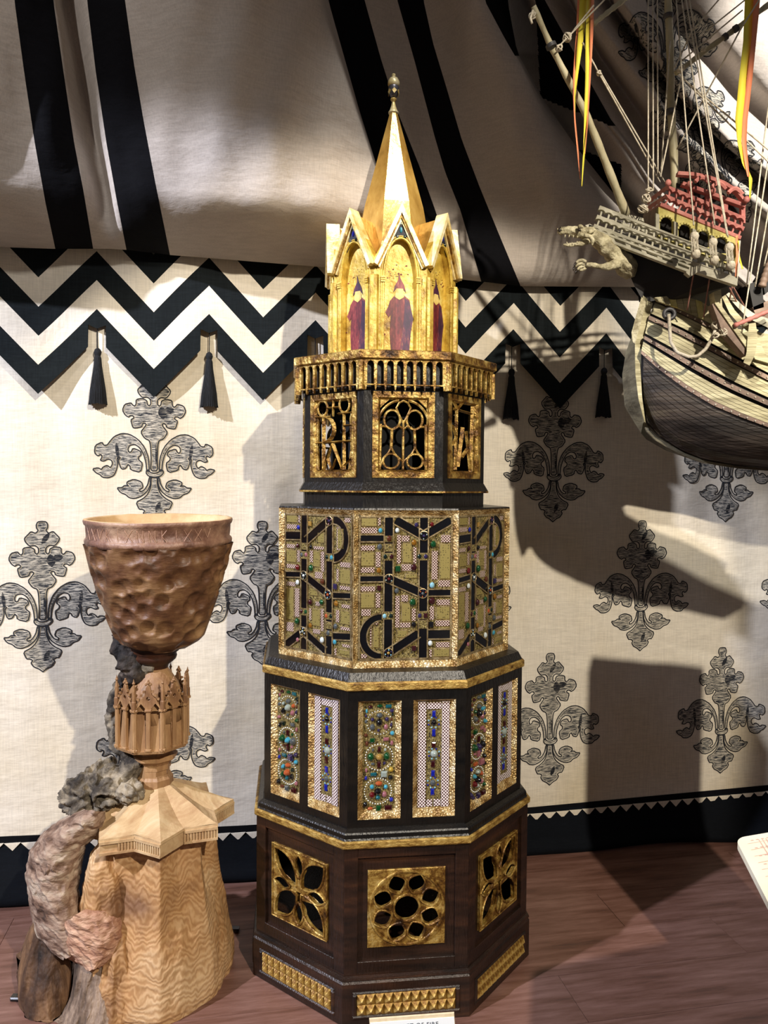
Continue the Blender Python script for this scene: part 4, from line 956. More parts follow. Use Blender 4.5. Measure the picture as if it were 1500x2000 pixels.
def grainwood(name):
    m = bpy.data.materials.new(name); m.use_nodes = True; nt = m.node_tree; N = nt.nodes; L = nt.links; b = N['Principled BSDF']; b.inputs['Roughness'].default_value = .6
    tc = N.new('ShaderNodeTexCoord'); mp = N.new('ShaderNodeMapping'); mp.inputs['Scale'].default_value = (1, 1, .55); L.new(tc.outputs['Object'], mp.inputs[0])
    w = N.new('ShaderNodeTexWave'); w.inputs['Scale'].default_value = 34; w.inputs['Distortion'].default_value = 34; w.inputs['Detail'].default_value = 4; w.inputs['Detail Scale'].default_value = .35; w.bands_direction = 'Z'; L.new(mp.outputs[0], w.inputs['Vector'])
    n = N.new('ShaderNodeTexNoise'); n.inputs['Scale'].default_value = 4.5; n.inputs['Detail'].default_value = 6; L.new(tc.outputs['Object'], n.inputs['Vector'])
    c1 = N.new('ShaderNodeValToRGB'); L.new(w.outputs['Fac'], c1.inputs[0]); e = c1.color_ramp.elements; e[0].color = hx('#bd9a70'); e[1].color = hx('#d9bb92'); q = e.new(.5); q.color = hx('#cdac81')
    c2 = N.new('ShaderNodeValToRGB'); L.new(n.outputs[0], c2.inputs[0]); e = c2.color_ramp.elements; e[0].position = .34; e[0].color = hx('#7d5a48'); e[1].position = .66; e[1].color = hx('#ffffff'); q = e.new(.47); q.color = hx('#dcc3a4')
    mx = N.new('ShaderNodeMix'); mx.data_type = 'RGBA'; mx.blend_type = 'MULTIPLY'; mx.inputs[0].default_value = .85; L.new(c1.outputs[0], mx.inputs[6]); L.new(c2.outputs[0], mx.inputs[7]); L.new(mx.outputs[2], b.inputs['Base Color'])
    bp = N.new('ShaderNodeBump'); bp.inputs['Strength'].default_value = .22; bp.inputs['Distance'].default_value = .004; L.new(w.outputs['Fac'], bp.inputs['Height']); L.new(bp.outputs[0], b.inputs['Normal'])
    return m
M['stump'] = grainwood('figured_stump_wood')
M['bark'] = mat('grey_bark', ['#14100d', '#3d352c', '#6b6152', '#9a8d78', '#bdb09a'], .85, scale=16, bump=1.0, bscale=38, pos=[.30, .42, .52, .62, .78])
M['bark2'] = mat('weathered_bark', ['#2f2018', '#705544', '#a08672', '#bba892', '#d0c0a6'], .8, scale=14, stretch=(.7, 1, 1.6), bump=.9, bscale=34, pos=[.30, .41, .52, .62, .78])
M['bark3'] = mat('pinkish_heartwood', ['#6b4534', '#a87c62', '#c9a184', '#dfc3a4'], .7, scale=12, stretch=(1, 1, 2.5), bump=.7, bscale=40, pos=[.30, .43, .56, .72])
M['root2'] = mat('greyed_root_wood', ['#33281f', '#6e5b4b', '#9a8470', '#c2ad94'], .75, scale=9, stretch=(2.5, 2.5, .35), bump=.8, bscale=30, bstretch=(3, 3, .4), pos=[.30, .43, .56, .72])
M['burl'] = mat('black_burl', ['#080605', '#1d1612', '#3a3029', '#6a5e52'], .8, scale=22, bump=1.0, bscale=40, pos=[.3, .45, .6, .78])
M['root'] = mat('dark_root_wood', ['#1c120c', '#4a3220', '#7b5b3e', '#a88a64'], .75, scale=7, stretch=(1.5, 1.5, .4), bump=.8, bscale=26, bstretch=(2, 2, .5), pos=[.3, .44, .58, .74])
pxm = 2.1/F
def L3(P): return Vector(P)-GO
def zat(y, Y=2.1, px=309): return onY(px, y, Y).z
def vor(p, s):
    d, pts = noise.voronoi(Vector(p)*s); return d
# cup
prof = [(45, 1266), (60, 1257), (72, 1250), (82, 1240), (93.5, 1212), (108.5, 1170), (117, 1143), (125, 1117), (131, 1092), (136, 1070), (139.5, 1060)]
cx0 = onY(312, 1100, 2.1).x-GX
def cup():
    S = 220; R = 110; rows = []; ys = [p[1] for p in prof][::-1]; hs = [p[0] for p in prof][::-1]
    L = [0]; pr = prof
    for i in range(1, len(pr)): L.append(L[-1]+math.hypot(pr[i][0]-pr[i-1][0], pr[i][1]-pr[i-1][1]))
    for j in range(R):
        t = j/(R-1)*L[-1]; hwx = interp(t, L, [p[0] for p in pr]); y = interp(t, L, [p[1] for p in pr]); z = zat(y); r = hwx*pxm*.972; row = []
        for k in range(S):
            a = 2*PI*k/S; p = Vector((r*math.sin(a), -r*math.cos(a), z))
            q = Vector((p.x, p.y, p.z*.85)); q2 = q+noise.noise_vector(q*14)*.004
            d = vor(q2, 24.0); f = d[0]**2
            rr = r-.006+.045*min(f, .32)+.002*noise.noise(q*9)+.003*noise.noise(q*4)
            rr += 0 if j > 6 else -.001
            row.append((rr*math.sin(a)+cx0, -rr*math.cos(a), z))
        rows.append(row)
    b = MB(); b.grid(rows, closed=True); return b.obj('cup', M['cup'], gob, True)
cup()
def tilt(x, y, z): return z-.030*(-y)*.9      # rim leans a little towards the viewer
b = MB(); S = 120; rows = []
bandprof = [(139, 1062), (143.5, 1058), (144, 1053), (142, 1049), (139, 1047), (140.5, 1036), (141, 1024), (144, 1021), (145.5, 1016), (144.5, 1012.5), (138, 1012), (133, 1014), (130, 1030), (112, 1110), (60, 1180), (2, 1190)]
for hwp, y in bandprof:
    row = []
    for k in range(S):
        a = 2*PI*k/S; r = hwp*pxm*.962+.0016*noise.noise(Vector((math.sin(a)*3, math.cos(a)*3, y*.02))); x, yy = r*math.sin(a), -r*math.cos(a)
        row.append((x+cx0, yy, tilt(x, yy, zat(y)+.001)+.0016*noise.noise(Vector((math.sin(a)*5, math.cos(a)*5, 3)))))
    rows.append(row)
b.grid(rows, mf=lambda i, j: 1 if i >= 9 else 0, closed=True); rim = b.obj('rim_band', [M['cupband'], M['paletop']], gob, True)
# incised runes on the band
rn = MB(); Rr = 141.2*pxm*.962
def rune(a0, z0, a1, z1):
    pts = []
    for i in range(5):
        t = i/4; a = lerp(a0, a1, t); x, yy = Rr*math.sin(a), -Rr*math.cos(a); pts.append((x+cx0, yy, tilt(x, yy, lerp(z0, z1, t))))
    rn.tube(pts, .0007, 4)
zt, zb_ = zat(1025), zat(1046); da = .11
for i, g in enumerate('IXXVKIXNNKIXXV'):
    a = -1.05+i*.155; 
    if g == 'X': rune(a-da/2, zb_, a+da/2, zt); rune(a-da/2, zt, a+da/2, zb_)
    if g == 'V': rune(a-da/2, zt, a, zb_+.006); rune(a, zb_+.006, a+da/2, zt)
    if g == 'I': rune(a, zt, a, zb_)
    if g == 'K': rune(a-.03, zt, a-.03, zb_); rune(a+.03, zt, a-.03, (zt+zb_)/2); rune(a-.03, (zt+zb_)/2, a+.03, zb_)
    if g == 'N': rune(a-.04, zb_, a-.04, zt); rune(a-.04, zt, a+.04, zb_); rune(a+.04, zb_, a+.04, zt)
tag(rn.obj('incised_runes', mat('scratched_rune_wood', ['#a97e66', '#c29a80'], .6), rim), kind='stuff')
# stem pieces
sx = onY(300, 1400, 2.1).x-GX
def lth(name, pr, m, seg=32, cx=300, ph=0, smooth=True, Y=2.1, jit=.0):
    b = MB(); x0 = onY(cx, 1300, 2.1).x-GX
    b.lathe([(h*pxm, zat(y, Y)) for h, y in pr], seg, (x0, 0, 0), ph)
    if jit:
        b.v = [tuple(Vector(p)+noise.noise_vector(Vector(p)*20)*jit) for p in b.v]
    return b.obj(name, m, gob, smooth)
M['darkstem'] = mat('shaded_brown_wood', ['#24130b', '#4a2918', '#6e4329'], .5, scale=8, bump=.3)  # brown wood with the cup's shadow put into its colour
lth('stem_knop', [(26, 1322), (24, 1305), (26, 1297), (33, 1292), (40, 1286), (42, 1280), (40, 1274), (46, 1270), (46, 1263), (44, 1257)], M['darkstem'], cx=303)
lth('stem_cone', [(58, 1400), (52, 1352), (44, 1333), (34, 1318), (27, 1308), (24, 1303)], M['oak'], cx=303)
# crown gallery: octagon with little gothic gables
CR = 69*pxm; ca = CR*math.cos(PI/8); cs = ca*S8; zc0, zc1 = zat(1447), zat(1372); zg = zat(1318); YW = PI/8*.35
ccx = onY(299, 1400, 2.1).x-GX
cg = empty('crown_gallery', (ccx, 0, 0), .16); cg.parent = gob
b = MB(); c8 = 1/math.cos(PI/8)
b.lathe([(.030, zat(1478)), (.040, zat(1470)), ((ca-.03)*c8, zat(1458)), ((ca+.002)*c8, zat(1451)), ((ca+.004)*c8, zat(1446)), ((ca+.001)*c8, zc0), ((ca-.004)*c8, zc0+.001), ((ca-.014)*c8, zc1+.03), (.02, zc1+.032)], 8, ph=PI/8); b.obj('gallery_base', M['oak'], cg)
bay = MB()
for s in (-1, 1):
    w2 = cs/2-.003; c0 = s*cs/2
    pts = [(c0-w2+.003, zc0+.012), (c0+w2-.003, zc0+.012)]
for i in range(3):
    c0 = (i-1)*cs*.97; bay.box(c0-.006, c0+.006, -ca-.004, -ca+.006, zc0, zc1, bev=.002); bay.box(c0-.009, c0+.009, -ca-.007, -ca+.006, zc1, zc1+.007, bev=.002); bay.box(c0-.008, c0+.008, -ca-.006, -ca+.006, zc0, zc0+.008, bev=.002)
lp = [[(-cs, zc1), (-cs*.90, zc1+.006), (-cs*.55, zc1+.034), (-cs*.25, zc1+.045), (-.006, zg-.012), (0, zg-.004), (.006, zg-.012), (cs*.25, zc1+.045), (cs*.55, zc1+.034), (cs*.90, zc1+.006), (cs, zc1)]]
for s in (-1, 1): lp.append([(s*cs*.5-.013, zc1), (s*cs*.5+.013, zc1), (s*cs*.5+.011, zc1+.010), (s*cs*.5, zc1+.024), (s*cs*.5-.011, zc1+.010)])
lp.append(circ(0, zc1+.035, .0055, 10))
vs, fs = fillmesh(lp, .008, .0008); bay.add([(x, -ca+.002-zz, y) for x, y, zz in vs], fs)
for (x, z, r) in ((0, zg, .005), (-.006, zg-.004, .0038), (.006, zg-.004, .0038), (0, zg+.006, .0028)):
    bay.lathe([(r*.2, -r), (r*.8, -r*.6), (r, 0), (r*.8, r*.6), (.0003, r*1.1)], 7, (x, -ca+.001, z))
for q in (-1, 1):
    for t in (.3, .5, .7): bay.box(q*cs*t-.003, q*cs*t+.003, -ca-.003, -ca+.003, lerp(zg-.015, zc1+.012, t)+.004, lerp(zg-.015, zc1+.012, t)+.010)
bm_ = bay.mesh('gothic_bay', M['oak'])
pn_ = MB(); pn_.lathe([(.0075, zc1), (.0070, zc1+.028), (.0055, zc1+.030), (.0050, zg-.020), (.0022, zg-.004), (.0045, zg), (.0022, zg+.004), (.0004, zg+.012)], 8, (0, -ca*c8, 0)); pnm = pn_.mesh('pinnacle', M['oak'])
for k in range(8):
    link('gothic_bay', bm_, cg, k*PI/4); link('pinnacle', pnm, cg, k*PI/4+PI/8)
# lower stem
lth('stem_ring', [(30, 1498), (30, 1488), (35, 1482), (43, 1477), (43, 1471), (36, 1467), (36, 1455)], M['oak'], 8, 303, PI/8, False)
lth('stem_shaft', [(30, 1520), (29, 1488)], M['oak'], 8, 301, PI/8, False)
lth('stem_foot', [(36, 1548), (34, 1516), (30, 1511), (29, 1508)], M['oak'], 8, 303, PI/8, False)
# star roof
def star(th, R, ph=0.0):
    a = R/math.sqrt(2); r = []
    for o in (0, PI/4):
        t = th-ph-o; r.append(a/max(abs(math.cos(t-PI/4)), abs(math.sin(t-PI/4))) if False else a/max(abs(math.cos(t+PI/4)), abs(math.sin(t+PI/4))))
    return max(r)
SPH = math.radians(-26); RE = .212; ze = .490
scx = onY(307, 1560, 2.1).x-GX
def starpts(R, S, sink=0):
    return [(scx+star(2*PI*k/S, R, SPH)*math.sin(2*PI*k/S), -star(2*PI*k/S, R, SPH)*math.cos(2*PI*k/S)) for k in range(S)]
S = 192
# align sample angles on star corners
ANG = sorted([(SPH+k*PI/8) % (2*PI) for k in range(16)]+[(SPH+(k+t/8)*PI/8) % (2*PI) for k in range(16) for t in range(1, 8)])
def sring(R, z, blend=1.0, rr=None, nz=0):
    out = []
    for a in ANG:
        r = star(a, R, SPH)*blend+(rr or R)*(1-blend); out.append(Vector((scx+r*math.sin(a), -r*math.cos(a), z)))
    return out
def ridge(a):
    t = ((a-SPH)/(PI/4)) % 1.0; return abs(t-.5)*2   # 1 at tips, 0 at inner corners
rows = []
for i in range(14):
    t = i/13; R = lerp(RE, .045, t); row = []
    for a in ANG:
        r = star(a, R, SPH)*(1-t*.5)+R*(t*.5); z = ze+.075*t**1.35*(1+.0*ridge(a))+.010*(ridge(a)-.5)*math.sin(PI*t)+.002*noise.noise(Vector((math.sin(a)*R*30, math.cos(a)*R*30, 1)))
        row.append((scx+r*math.sin(a), -r*math.cos(a), z))
    rows.append(row)
b = MB(); b.grid(rows, closed=True); b.obj('star_roof', M['roofw'], gob)
b = MB(); b.grid([sring(RE-.012, ze-.046), sring(RE-.004, ze-.044), sring(RE-.003, ze-.009), sring(RE+.001, ze-.007), sring(RE, ze)], closed=True); b.grid([sring(.10, ze-.045), sring(RE-.012, ze-.046)], closed=True); b.obj('eaves', M['roofw'], gob)
# dentil arcades under the eaves, on the right-hand sides
de = MB(); tipa = [SPH+k*PI/4 for k in range(8)]
def xy(a, R): return Vector((scx+star(a, R, SPH)*math.sin(a), -star(a, R, SPH)*math.cos(a), 0))
for ta, side in ((SPH+PI/4, -1), (SPH+PI/2, -1), (SPH+PI/4*3, -1), (SPH, 1)):
    p = xy(ta, RE-.001); q = xy(ta+side*PI/8, RE-.001); d = q-p; n = Vector((d.y, -d.x, 0)).normalized()
    if n.dot(p-Vector((scx, 0, 0))) < 0: n = -n
    N_ = 11
    for i in range(N_+1):
        if side == 1 and i < 6: continue
        c = p+d*((i+.2)/(N_+.4)); u = d.normalized()*.0022
        de.hexa([c-u+n*.003+Vector((0, 0, ze-.036)), c+u+n*.003+Vector((0, 0, ze-.036)), c+u+n*.003+Vector((0, 0, ze-.013)), c-u+n*.003+Vector((0, 0, ze-.013))], [c-u-n*.004+Vector((0, 0, ze-.036)), c+u-n*.004+Vector((0, 0, ze-.036)), c+u-n*.004+Vector((0, 0, ze-.013)), c-u-n*.004+Vector((0, 0, ze-.013))])
    for za_, zb2 in ((ze-.042, ze-.036), (ze-.014, ze-.007)):
        de.hexa([p+n*.0045+Vector((0, 0, za_)), q+n*.0045+Vector((0, 0, za_)), q+n*.0045+Vector((0, 0, zb2)), p+n*.0045+Vector((0, 0, zb2))], [p-n*.004+Vector((0, 0, za_)), q-n*.004+Vector((0, 0, za_)), q-n*.004+Vector((0, 0, zb2)), p-n*.004+Vector((0, 0, zb2))])
tag(de.obj('eaves_arcade', M['roofw'], gob), kind='stuff')
# trunk
def trunk():
    rows = []; NZ = 110; A = [2*PI*k/260 for k in range(260)]
    for j in range(NZ):
        t = j/(NZ-1); z = (ze-.04)*(1-t); row = []
        for a in A:
            R = .150+.012*t+.055*sm((t-.1)/.9)+.006*math.sin(3*a+1)
            bl = 1-.75*sm(t*1.3)
            q = Vector((math.sin(a)*.2, -math.cos(a)*.2, z))
            r = star(a, R*1.08, SPH)*bl+R*1.02*(1-bl)
            r += .008*noise.noise(Vector((q.x*9, q.y*9, z*4)))*t+.005*noise.noise(Vector((q.x*28, q.y*28, z*11)))+.0022*noise.noise(Vector((q.x*70, q.y*70, z*60)))
            r += -.030*math.exp(-((((a-5.85+PI) % (2*PI))-PI)/.12)**2)*sm((.42-z)/.2)*.6
            if t > .97: r -= .004
            row.append((scx-.012*t+r*math.sin(a), -r*math.cos(a)+.02*t, z))
        rows.append(row)
    b = MB(); b.grid(rows, closed=True); return b.obj('stump_trunk', M['stump'], gob, True)
trunk()
def lump(name, px, py, Y, rx, ry, rz, m, amp=.03, fr=9, seed=0, seg=64, tiltz=0, amp2=.010, fr2=34, fl=(1, 1, 1)):
    seg = int(seg*1.8)
    c = onY(px, py, Y)-GO; rows = []
    for j in range(seg//2+1):
        th = PI*j/(seg//2); row = []
        for k in range(seg):
            a = 2*PI*k/seg; d = Vector((math.sin(th)*math.cos(a), math.sin(th)*math.sin(a), math.cos(th)))
            k1 = 1+amp*6*noise.noise(d*1.6+Vector((seed, 0, 0)))*.5
            p = Vector((d.x*rx, d.y*ry, d.z*rz))*k1
            p = Matrix.Rotation(tiltz, 3, 'Y') @ p
            w = p+c
            ws = Vector((w.x*fl[0], w.y*fl[1], w.z*fl[2])); rg = 1-2*abs(noise.noise(ws*fr*2.2+Vector((seed*3, 0, 1)))); p = p+d*(amp*noise.noise(w*fr+Vector((seed, 2, 0)))+amp2*1.3*rg+amp2*.9*noise.turbulence(w*fr2, 4, True)-amp2)
            pz = p+c
            if pz.z < .001: pz.z = .001
            row.append(pz)
        rows.append(row)
    b = MB(); b.grid(rows, closed=True); return b.obj(name, m, gob, True)
lump('trunk_buttress', 205, 1790, 2.00, .062, .085, .215, M['stump'], .010, 9, 21, 80, .03, .007, fl=(2, 2, .4))
lump('trunk_buttress', 235, 1930, 1.98, .055, .085, .200, M['stump'], .010, 9, 22, 80, .05, .007, fl=(2, 2, .4))
lump('grey_bark_crust', 190, 1542, 2.08, .090, .075, .056, M['bark'], .020, 16, 3, 80, -.35, .018, 40)
lump('grey_bark_knob', 258, 1548, 2.03, .030, .030, .028, M['bark'], .008, 20, 4, 40)
lump('bark_knot', 108, 1690, 1.945, .019, .018, .020, M['bark2'], .006, 24, 11, 24)
lump('bark_knot', 92, 1700, 1.955, .013, .015, .016, M['bark2'], .006, 24, 12, 24)
def slab(name, L_, R_, Y0, bulge, m, amp, flow, NR=150, NC=90, seed=0, Yb=.10, yk=0.0, floor_=False):
    rows = []
    fa, fs, fr_ = flow      # direction angle of the grain, stretch, frequency
    ca_, sa_ = math.cos(fa), math.sin(fa)
    for i in range(NR+1):
        t = i/NR; a, c = along0(L_, t), along0(R_, t); row = []
        for j in range(-8, NC+9):
            u = max(0, min(1, j/NC)); px, py = lerp(a[0], c[0], u), lerp(a[1], c[1], u)
            ed = min(u, 1-u); Y = Y0+yk*t-bulge*math.sin(PI*u)**.55
            if j < 0: Y += Yb*(-j/8)
            if j > NC: Y += Yb*((j-NC)/8)
            P = onY(px, py, Y)-GO
            g = Vector(((P.x*ca_+P.z*sa_)/fs, P.y, -P.x*sa_+P.z*ca_))
            n1 = noise.noise(g*fr_+Vector((seed, 0, 0))); n2 = noise.noise(g*fr_*2.7+Vector((0, seed, 3))); n3 = noise.turbulence(P*30+Vector((seed, 1, 0)), 4, True); big = noise.noise(P*7+Vector((seed, 9, 0)))
            d = amp*((1-2*abs(n1))*1.0+(1-2*abs(n2))*.45+.5*n3+1.6*big)
            P = P-Vector((0, 1, 0))*d*(.35+.65*min(1, ed*8)) + Vector((n2, 0, n1))*amp*.8
            if P.z < .001: P.z = .001
            row.append(P)
        rows.append(row)
    b = MB(); b.grid(rows); return b.obj(name, m, gob, True)
def along0(pts, t):
    d = [0]
    for i in range(1, len(pts)): d.append(d[-1]+math.hypot(pts[i][0]-pts[i-1][0], pts[i][1]-pts[i-1][1]))
    t *= d[-1]; return interp(t, d, [p[0] for p in pts]), interp(t, d, [p[1] for p in pts])
slab('hollow_root', [(95, 1770), (60, 1810), (42, 1860), (36, 1900), (36, 1945), (42, 1985), (50, 2012)], [(110, 1780), (128, 1850), (140, 1890), (142, 1930), (136, 1975), (128, 2014)], 2.06, .05, M['root'], .010, (PI/2, 4, 18), seed=3, Yb=.2, yk=-.08)
slab('front_root', [(150, 1860), (146, 1900), (138, 1945), (120, 1985), (104, 2020)], [(238, 1840), (250, 1900), (254, 1960), (258, 2026)], 1.98, .045, M['root2'], .008, (PI/2, 5, 26), seed=5, Yb=.15, yk=-.04)
slab('bark_flank', [(165, 1578), (118, 1602), (84, 1628), (60, 1662), (52, 1705), (56, 1745), (62, 1785), (72, 1830), (98, 1858), (122, 1872)], [(205, 1582), (205, 1615), (168, 1650), (158, 1690), (153, 1735), (160, 1775), (176, 1810), (168, 1840), (150, 1860)], 2.02, .085, M['bark2'], .0085, (-.5, 2.2, 20), seed=1, Yb=.16)
slab('bark_shelf', [(124, 1800), (116, 1825), (118, 1850), (128, 1868), (150, 1882), (172, 1893)], [(176, 1770), (215, 1772), (238, 1790), (244, 1825), (236, 1858), (200, 1888)], 1.965, .065, M['bark3'], .0065, (-.6, 2.0, 24), seed=8, Yb=.12)
def burlpath(name, pts, m, seg=22, amp=.012, seed=0):
    P = [onY(x, y, Y)-GO for x, y, Y, r in pts]; r = [q[3]*pxm for q in pts]; n = 60; b = MB(); PP = []; RR = []
    for i in range(n):
        t = i/(n-1)*(len(P)-1); k = min(int(t), len(P)-2); f = t-k
        PP.append(P[k].lerp(P[k+1], sm(f)*.5+f*.5)); RR.append(lerp(r[k], r[k+1], sm(f)))
    b.tube(PP, RR, seg)
    nv = []
    for i, v in enumerate(b.v):
        v = Vector(v); c = PP[min(i//seg, n-1)]; d = (v-c).normalized(); nv.append(tuple(v+d*(amp*noise.noise(v*26+Vector((seed, 0, 0)))*1.4+amp*.8*noise.turbulence(v*60, 2, False)-.004)))
    b.v = nv; return b.obj(name, m, gob, True)
burlpath('burl_vine', [(222, 1238, 2.10, 8), (235, 1262, 2.10, 20), (258, 1292, 2.08, 28), (262, 1312, 2.08, 26), (244, 1335, 2.09, 22)], M['burl'], seed=1)
burlpath('burl_vine', [(300, 1312, 2.07, 8), (275, 1305, 2.07, 18), (250, 1325, 2.09, 18), (232, 1352, 2.10, 20), (226, 1385, 2.10, 18), (220, 1412, 2.10, 18), (226, 1445, 2.10, 16), (250, 1470, 2.10, 24), (262, 1495, 2.08, 26), (235, 1520, 2.09, 30)], M['bark'], seed=2)
# small black feet of the display plinth
for px, py, nm in ((462, 1812, 'display_bracket'), (28, 1945, 'display_bracket')):
    P = onZ(px, py, .012)-GO; fb2 = MB(); fb2.box(P.x-.05, P.x+.008, P.y-.01, P.y+.01, .001, .012, bev=.003) if px > 300 else fb2.box(P.x-.008, P.x+.06, P.y-.01, P.y+.01, .001, .012, bev=.003); fb2.obj(nm, M['enamel'], gob)
# ================================================================== label card and information board
c1 = onY(721, 1989, 1.80); c2 = onY(887, 1977, 1.80)
card = empty('label_card', (c1+c2)/2); e = (c2-c1); Wd = e.length; card.rotation_euler = Matrix((e.normalized(), Vector((0, 1, 0)), e.normalized().cross(Vector((0, 1, 0))))).transposed().to_euler()
tag(card, 'small white printed label card standing in front of the tower base', 'label')
b = MB(); b.box(-Wd/2, Wd/2, -.002, .002, -.085, 0, bev=.0008); b.obj('card_sheet', M['cardedge'], card)
b = MB(); b.box(-Wd/2+.002, Wd/2-.001, -.0032, -.0018, -.085, -.0095); b.obj('printed_field', M['card'], card)
def text(name, s, size, m, parent, loc, rot=(PI/2, 0, 0), ext=.0002):
    cu = bpy.data.curves.new(name, 'FONT'); cu.body = s; cu.size = size; cu.extrude = ext; cu.align_x = 'CENTER'; cu.resolution_u = 3; cu.space_character = 1.15
    o = bpy.data.objects.new(name, cu); me = bpy.data.meshes.new_from_object(o); bpy.data.objects.remove(o); bpy.data.curves.remove(cu); me.name = name; me.materials.clear(); me.materials.append(m)
    t = link(name, me, parent, None, loc); t.rotation_euler = rot; return t
text('card_lettering', 'GOBLET OF FIRE', .0142, M['textink'], card, (.004, -.0036, -.0275))
b = MB(); zf = card.location.z-.083
b.hexa([(-.04, -.001, -.085), (.04, -.001, -.085), (.04, .05, -zf-.083+.001), (-.04, .05, -zf-.083+.001)], [(-.04, .004, -.080), (.04, .004, -.080), (.04, .056, -zf-.083+.001), (-.04, .056, -zf-.083+.001)]); b.obj('card_easel', M['enamel'], card)
p0, p1, p2 = onZ(1436, 1637, .75), onZ(1500, 1626, .75), onZ(1500, 1762, .75)
ex = (p1-p0).normalized(); ey = (p2-p0).normalized()
brd = empty('information_board', p0); tag(brd, 'pale rounded information board with faint red line drawing, cut off by right edge', 'information board')
pts = []
for i in range(7):
    a = i/6; c = ex*.022+ey*.022; d = (-ey*.022)*math.cos(a*PI/2)+(-ex*.022)*math.sin(a*PI/2); pts.append(c+d)
pts += [ey*.62, ey*.62+ex*.62, ex*.62]
n = len(pts); b = MB(); b.add([tuple(p) for p in pts]+[tuple(p-Vector((0, 0, .012))) for p in pts], [tuple(range(n)), tuple(range(2*n-1, n-1, -1))]+[(i, i+n, (i+1) % n+n, (i+1) % n) for i in range(n)])
M['board'] = mat('printed_board', ['#f3ecd6', '#ece2c4'], .5, scale=6); M['redink'] = mat('faint_red_print', ['#c9978a', '#dcb8a6'], .6, scale=30)
b.obj('board_top', M['board'], brd)
b = MB()
def ln(x0, y0, x1, y1, w=.0008):
    P = ex*x0+ey*y0; Q = ex*x1+ey*y1; d = (Q-P).normalized(); nn = Vector((-d.y, d.x, 0))*w; z = Vector((0, 0, .0006)); b.add([P-nn+z, Q-nn+z, Q+nn+z, P+nn+z], [(0, 1, 2, 3)])
for x in (.048, .056, .064, .072): ln(x, .022, x+.01, .4)
for i in range(12): ln(.02, .03+i*.024, .60, .024+i*.024, .0005)
for i in range(40): ln(.03+.012*(i % 13), .02+.03*(i//13), .036+.012*(i % 13), .02+.03*(i//13), .0012)
o = b.obj('printed_lines', M['redink'], brd); 
b = MB(); cc = ex*.32+ey*.32; b.lathe([(.03, -.738+.012), (.03, -.02), (.05, -.012)], 20, (cc.x, cc.y, -.0)); b.lathe([(.20, -.75), (.20, -.738), (.03, -.726)], 28, (cc.x, cc.y, 0)); b.obj('board_stand', M['enamel'], brd)
# ================================================================== THE MODEL SHIP
M['shull'] = mat('pale_hull_planking', ['#7d7556', '#a59c78', '#c9c19a', '#e3dcb8'], .6, scale=9, stretch=(.5, 1, 5), bump=.3, bscale=40, pos=[.28, .42, .56, .72])
M['sdark'] = mat('tarred_lower_hull', ['#16120f', '#2c2621', '#443b33', '#5f5545'], .5, scale=6, stretch=(.6, 1, 6), bump=.3, bscale=30, pos=[.3, .45, .58, .75])
M['sfar'] = mat('grey_hull_planking', ['#3d382c', '#6b6450', '#8f886c'], .6, scale=8, stretch=(.6, 1, 4), bump=.3)
M['swale'] = mat('brown_wale', ['#4a382c', '#80695a', '#a88e7c'], .6, scale=14, bump=.2)
M['sblack'] = mat('ship_black_and_shade', ['#100e0d', '#1e1a18'], .6, scale=10)  # black parts of the ship, and shade painted into gaps and openings
M['srail'] = mat('grey_green_rail', ['#8e8a78', '#b8b39e', '#dad5c0'], .6, scale=16, bump=.2)
M['spink'] = mat('faded_red_rail', ['#9a5650', '#c27a70', '#da9c90'], .6, scale=16, bump=.2)
M['syel'] = mat('faded_yellow_arcade', ['#a89a50', '#d2c67a', '#e8dfa0'], .6, scale=16, bump=.2)
M['spar'] = mat('weathered_spar', ['#8c8268', '#b5ac8a', '#d4ccac'], .55, scale=14, stretch=(1, 1, .3), bump=.25)
M['rope'] = mat('pale_rope', ['#a79c86', '#cfc5b0', '#e2dac8'], .8, scale=60, bump=.3)
M['redrope'] = mat('reddish_rope', ['#8a5a50', '#b58576'], .8, scale=60)
M['dragon'] = mat('carved_dragon', ['#665d48', '#a09676', '#ccc3a0', '#e2dbbc'], .6, scale=24, bump=.9, bscale=70, pos=[.3, .44, .56, .72])
M['orange'] = mat('orange_ribbon', ['#f2855a', '#f79a6e'], .7, scale=5); M['yellow'] = mat('yellow_ribbon', ['#f0dc30', '#f7ea55'], .7, scale=5)
M['iron'] = mat('grey_iron', ['#3b3a3c', '#6b6a6c'], .5, .4, scale=20)
M['claw'] = mat('dark_claw', ['#1b1512', '#3c322a'], .4, scale=10)
base = onY(1300, 640, 2.1)
ship = empty('model_ship', base); SHO = base.copy()
tag(ship, 'suspended wooden model sailing ship with dragon figurehead and red upper works', 'model ship')
def S_(P): return Vector(P)-SHO
def cur(pts):
    xs = [p[0] for p in pts]; ys = [p[1] for p in pts]; return xs, ys
def along(pts, t):
    d = [0]
    for i in range(1, len(pts)): d.append(d[-1]+math.hypot(pts[i][0]-pts[i-1][0], pts[i][1]-pts[i-1][1]))
    t *= d[-1]; return interp(t, d, [p[0] for p in pts]), interp(t, d, [p[1] for p in pts])
def YN(px, s):   # distance of the near side; s 0 at rail, 1 at keel
    t = max(0, (px-1255))/445
    return 2.075-.10*math.sin(min(1, t*1.25)*PI/2)+.06*t-.03*math.sin(PI*min(1, s*1.1))+.13*max(0, s-.45)**1.6*1.6*min(1, .3+t*3)
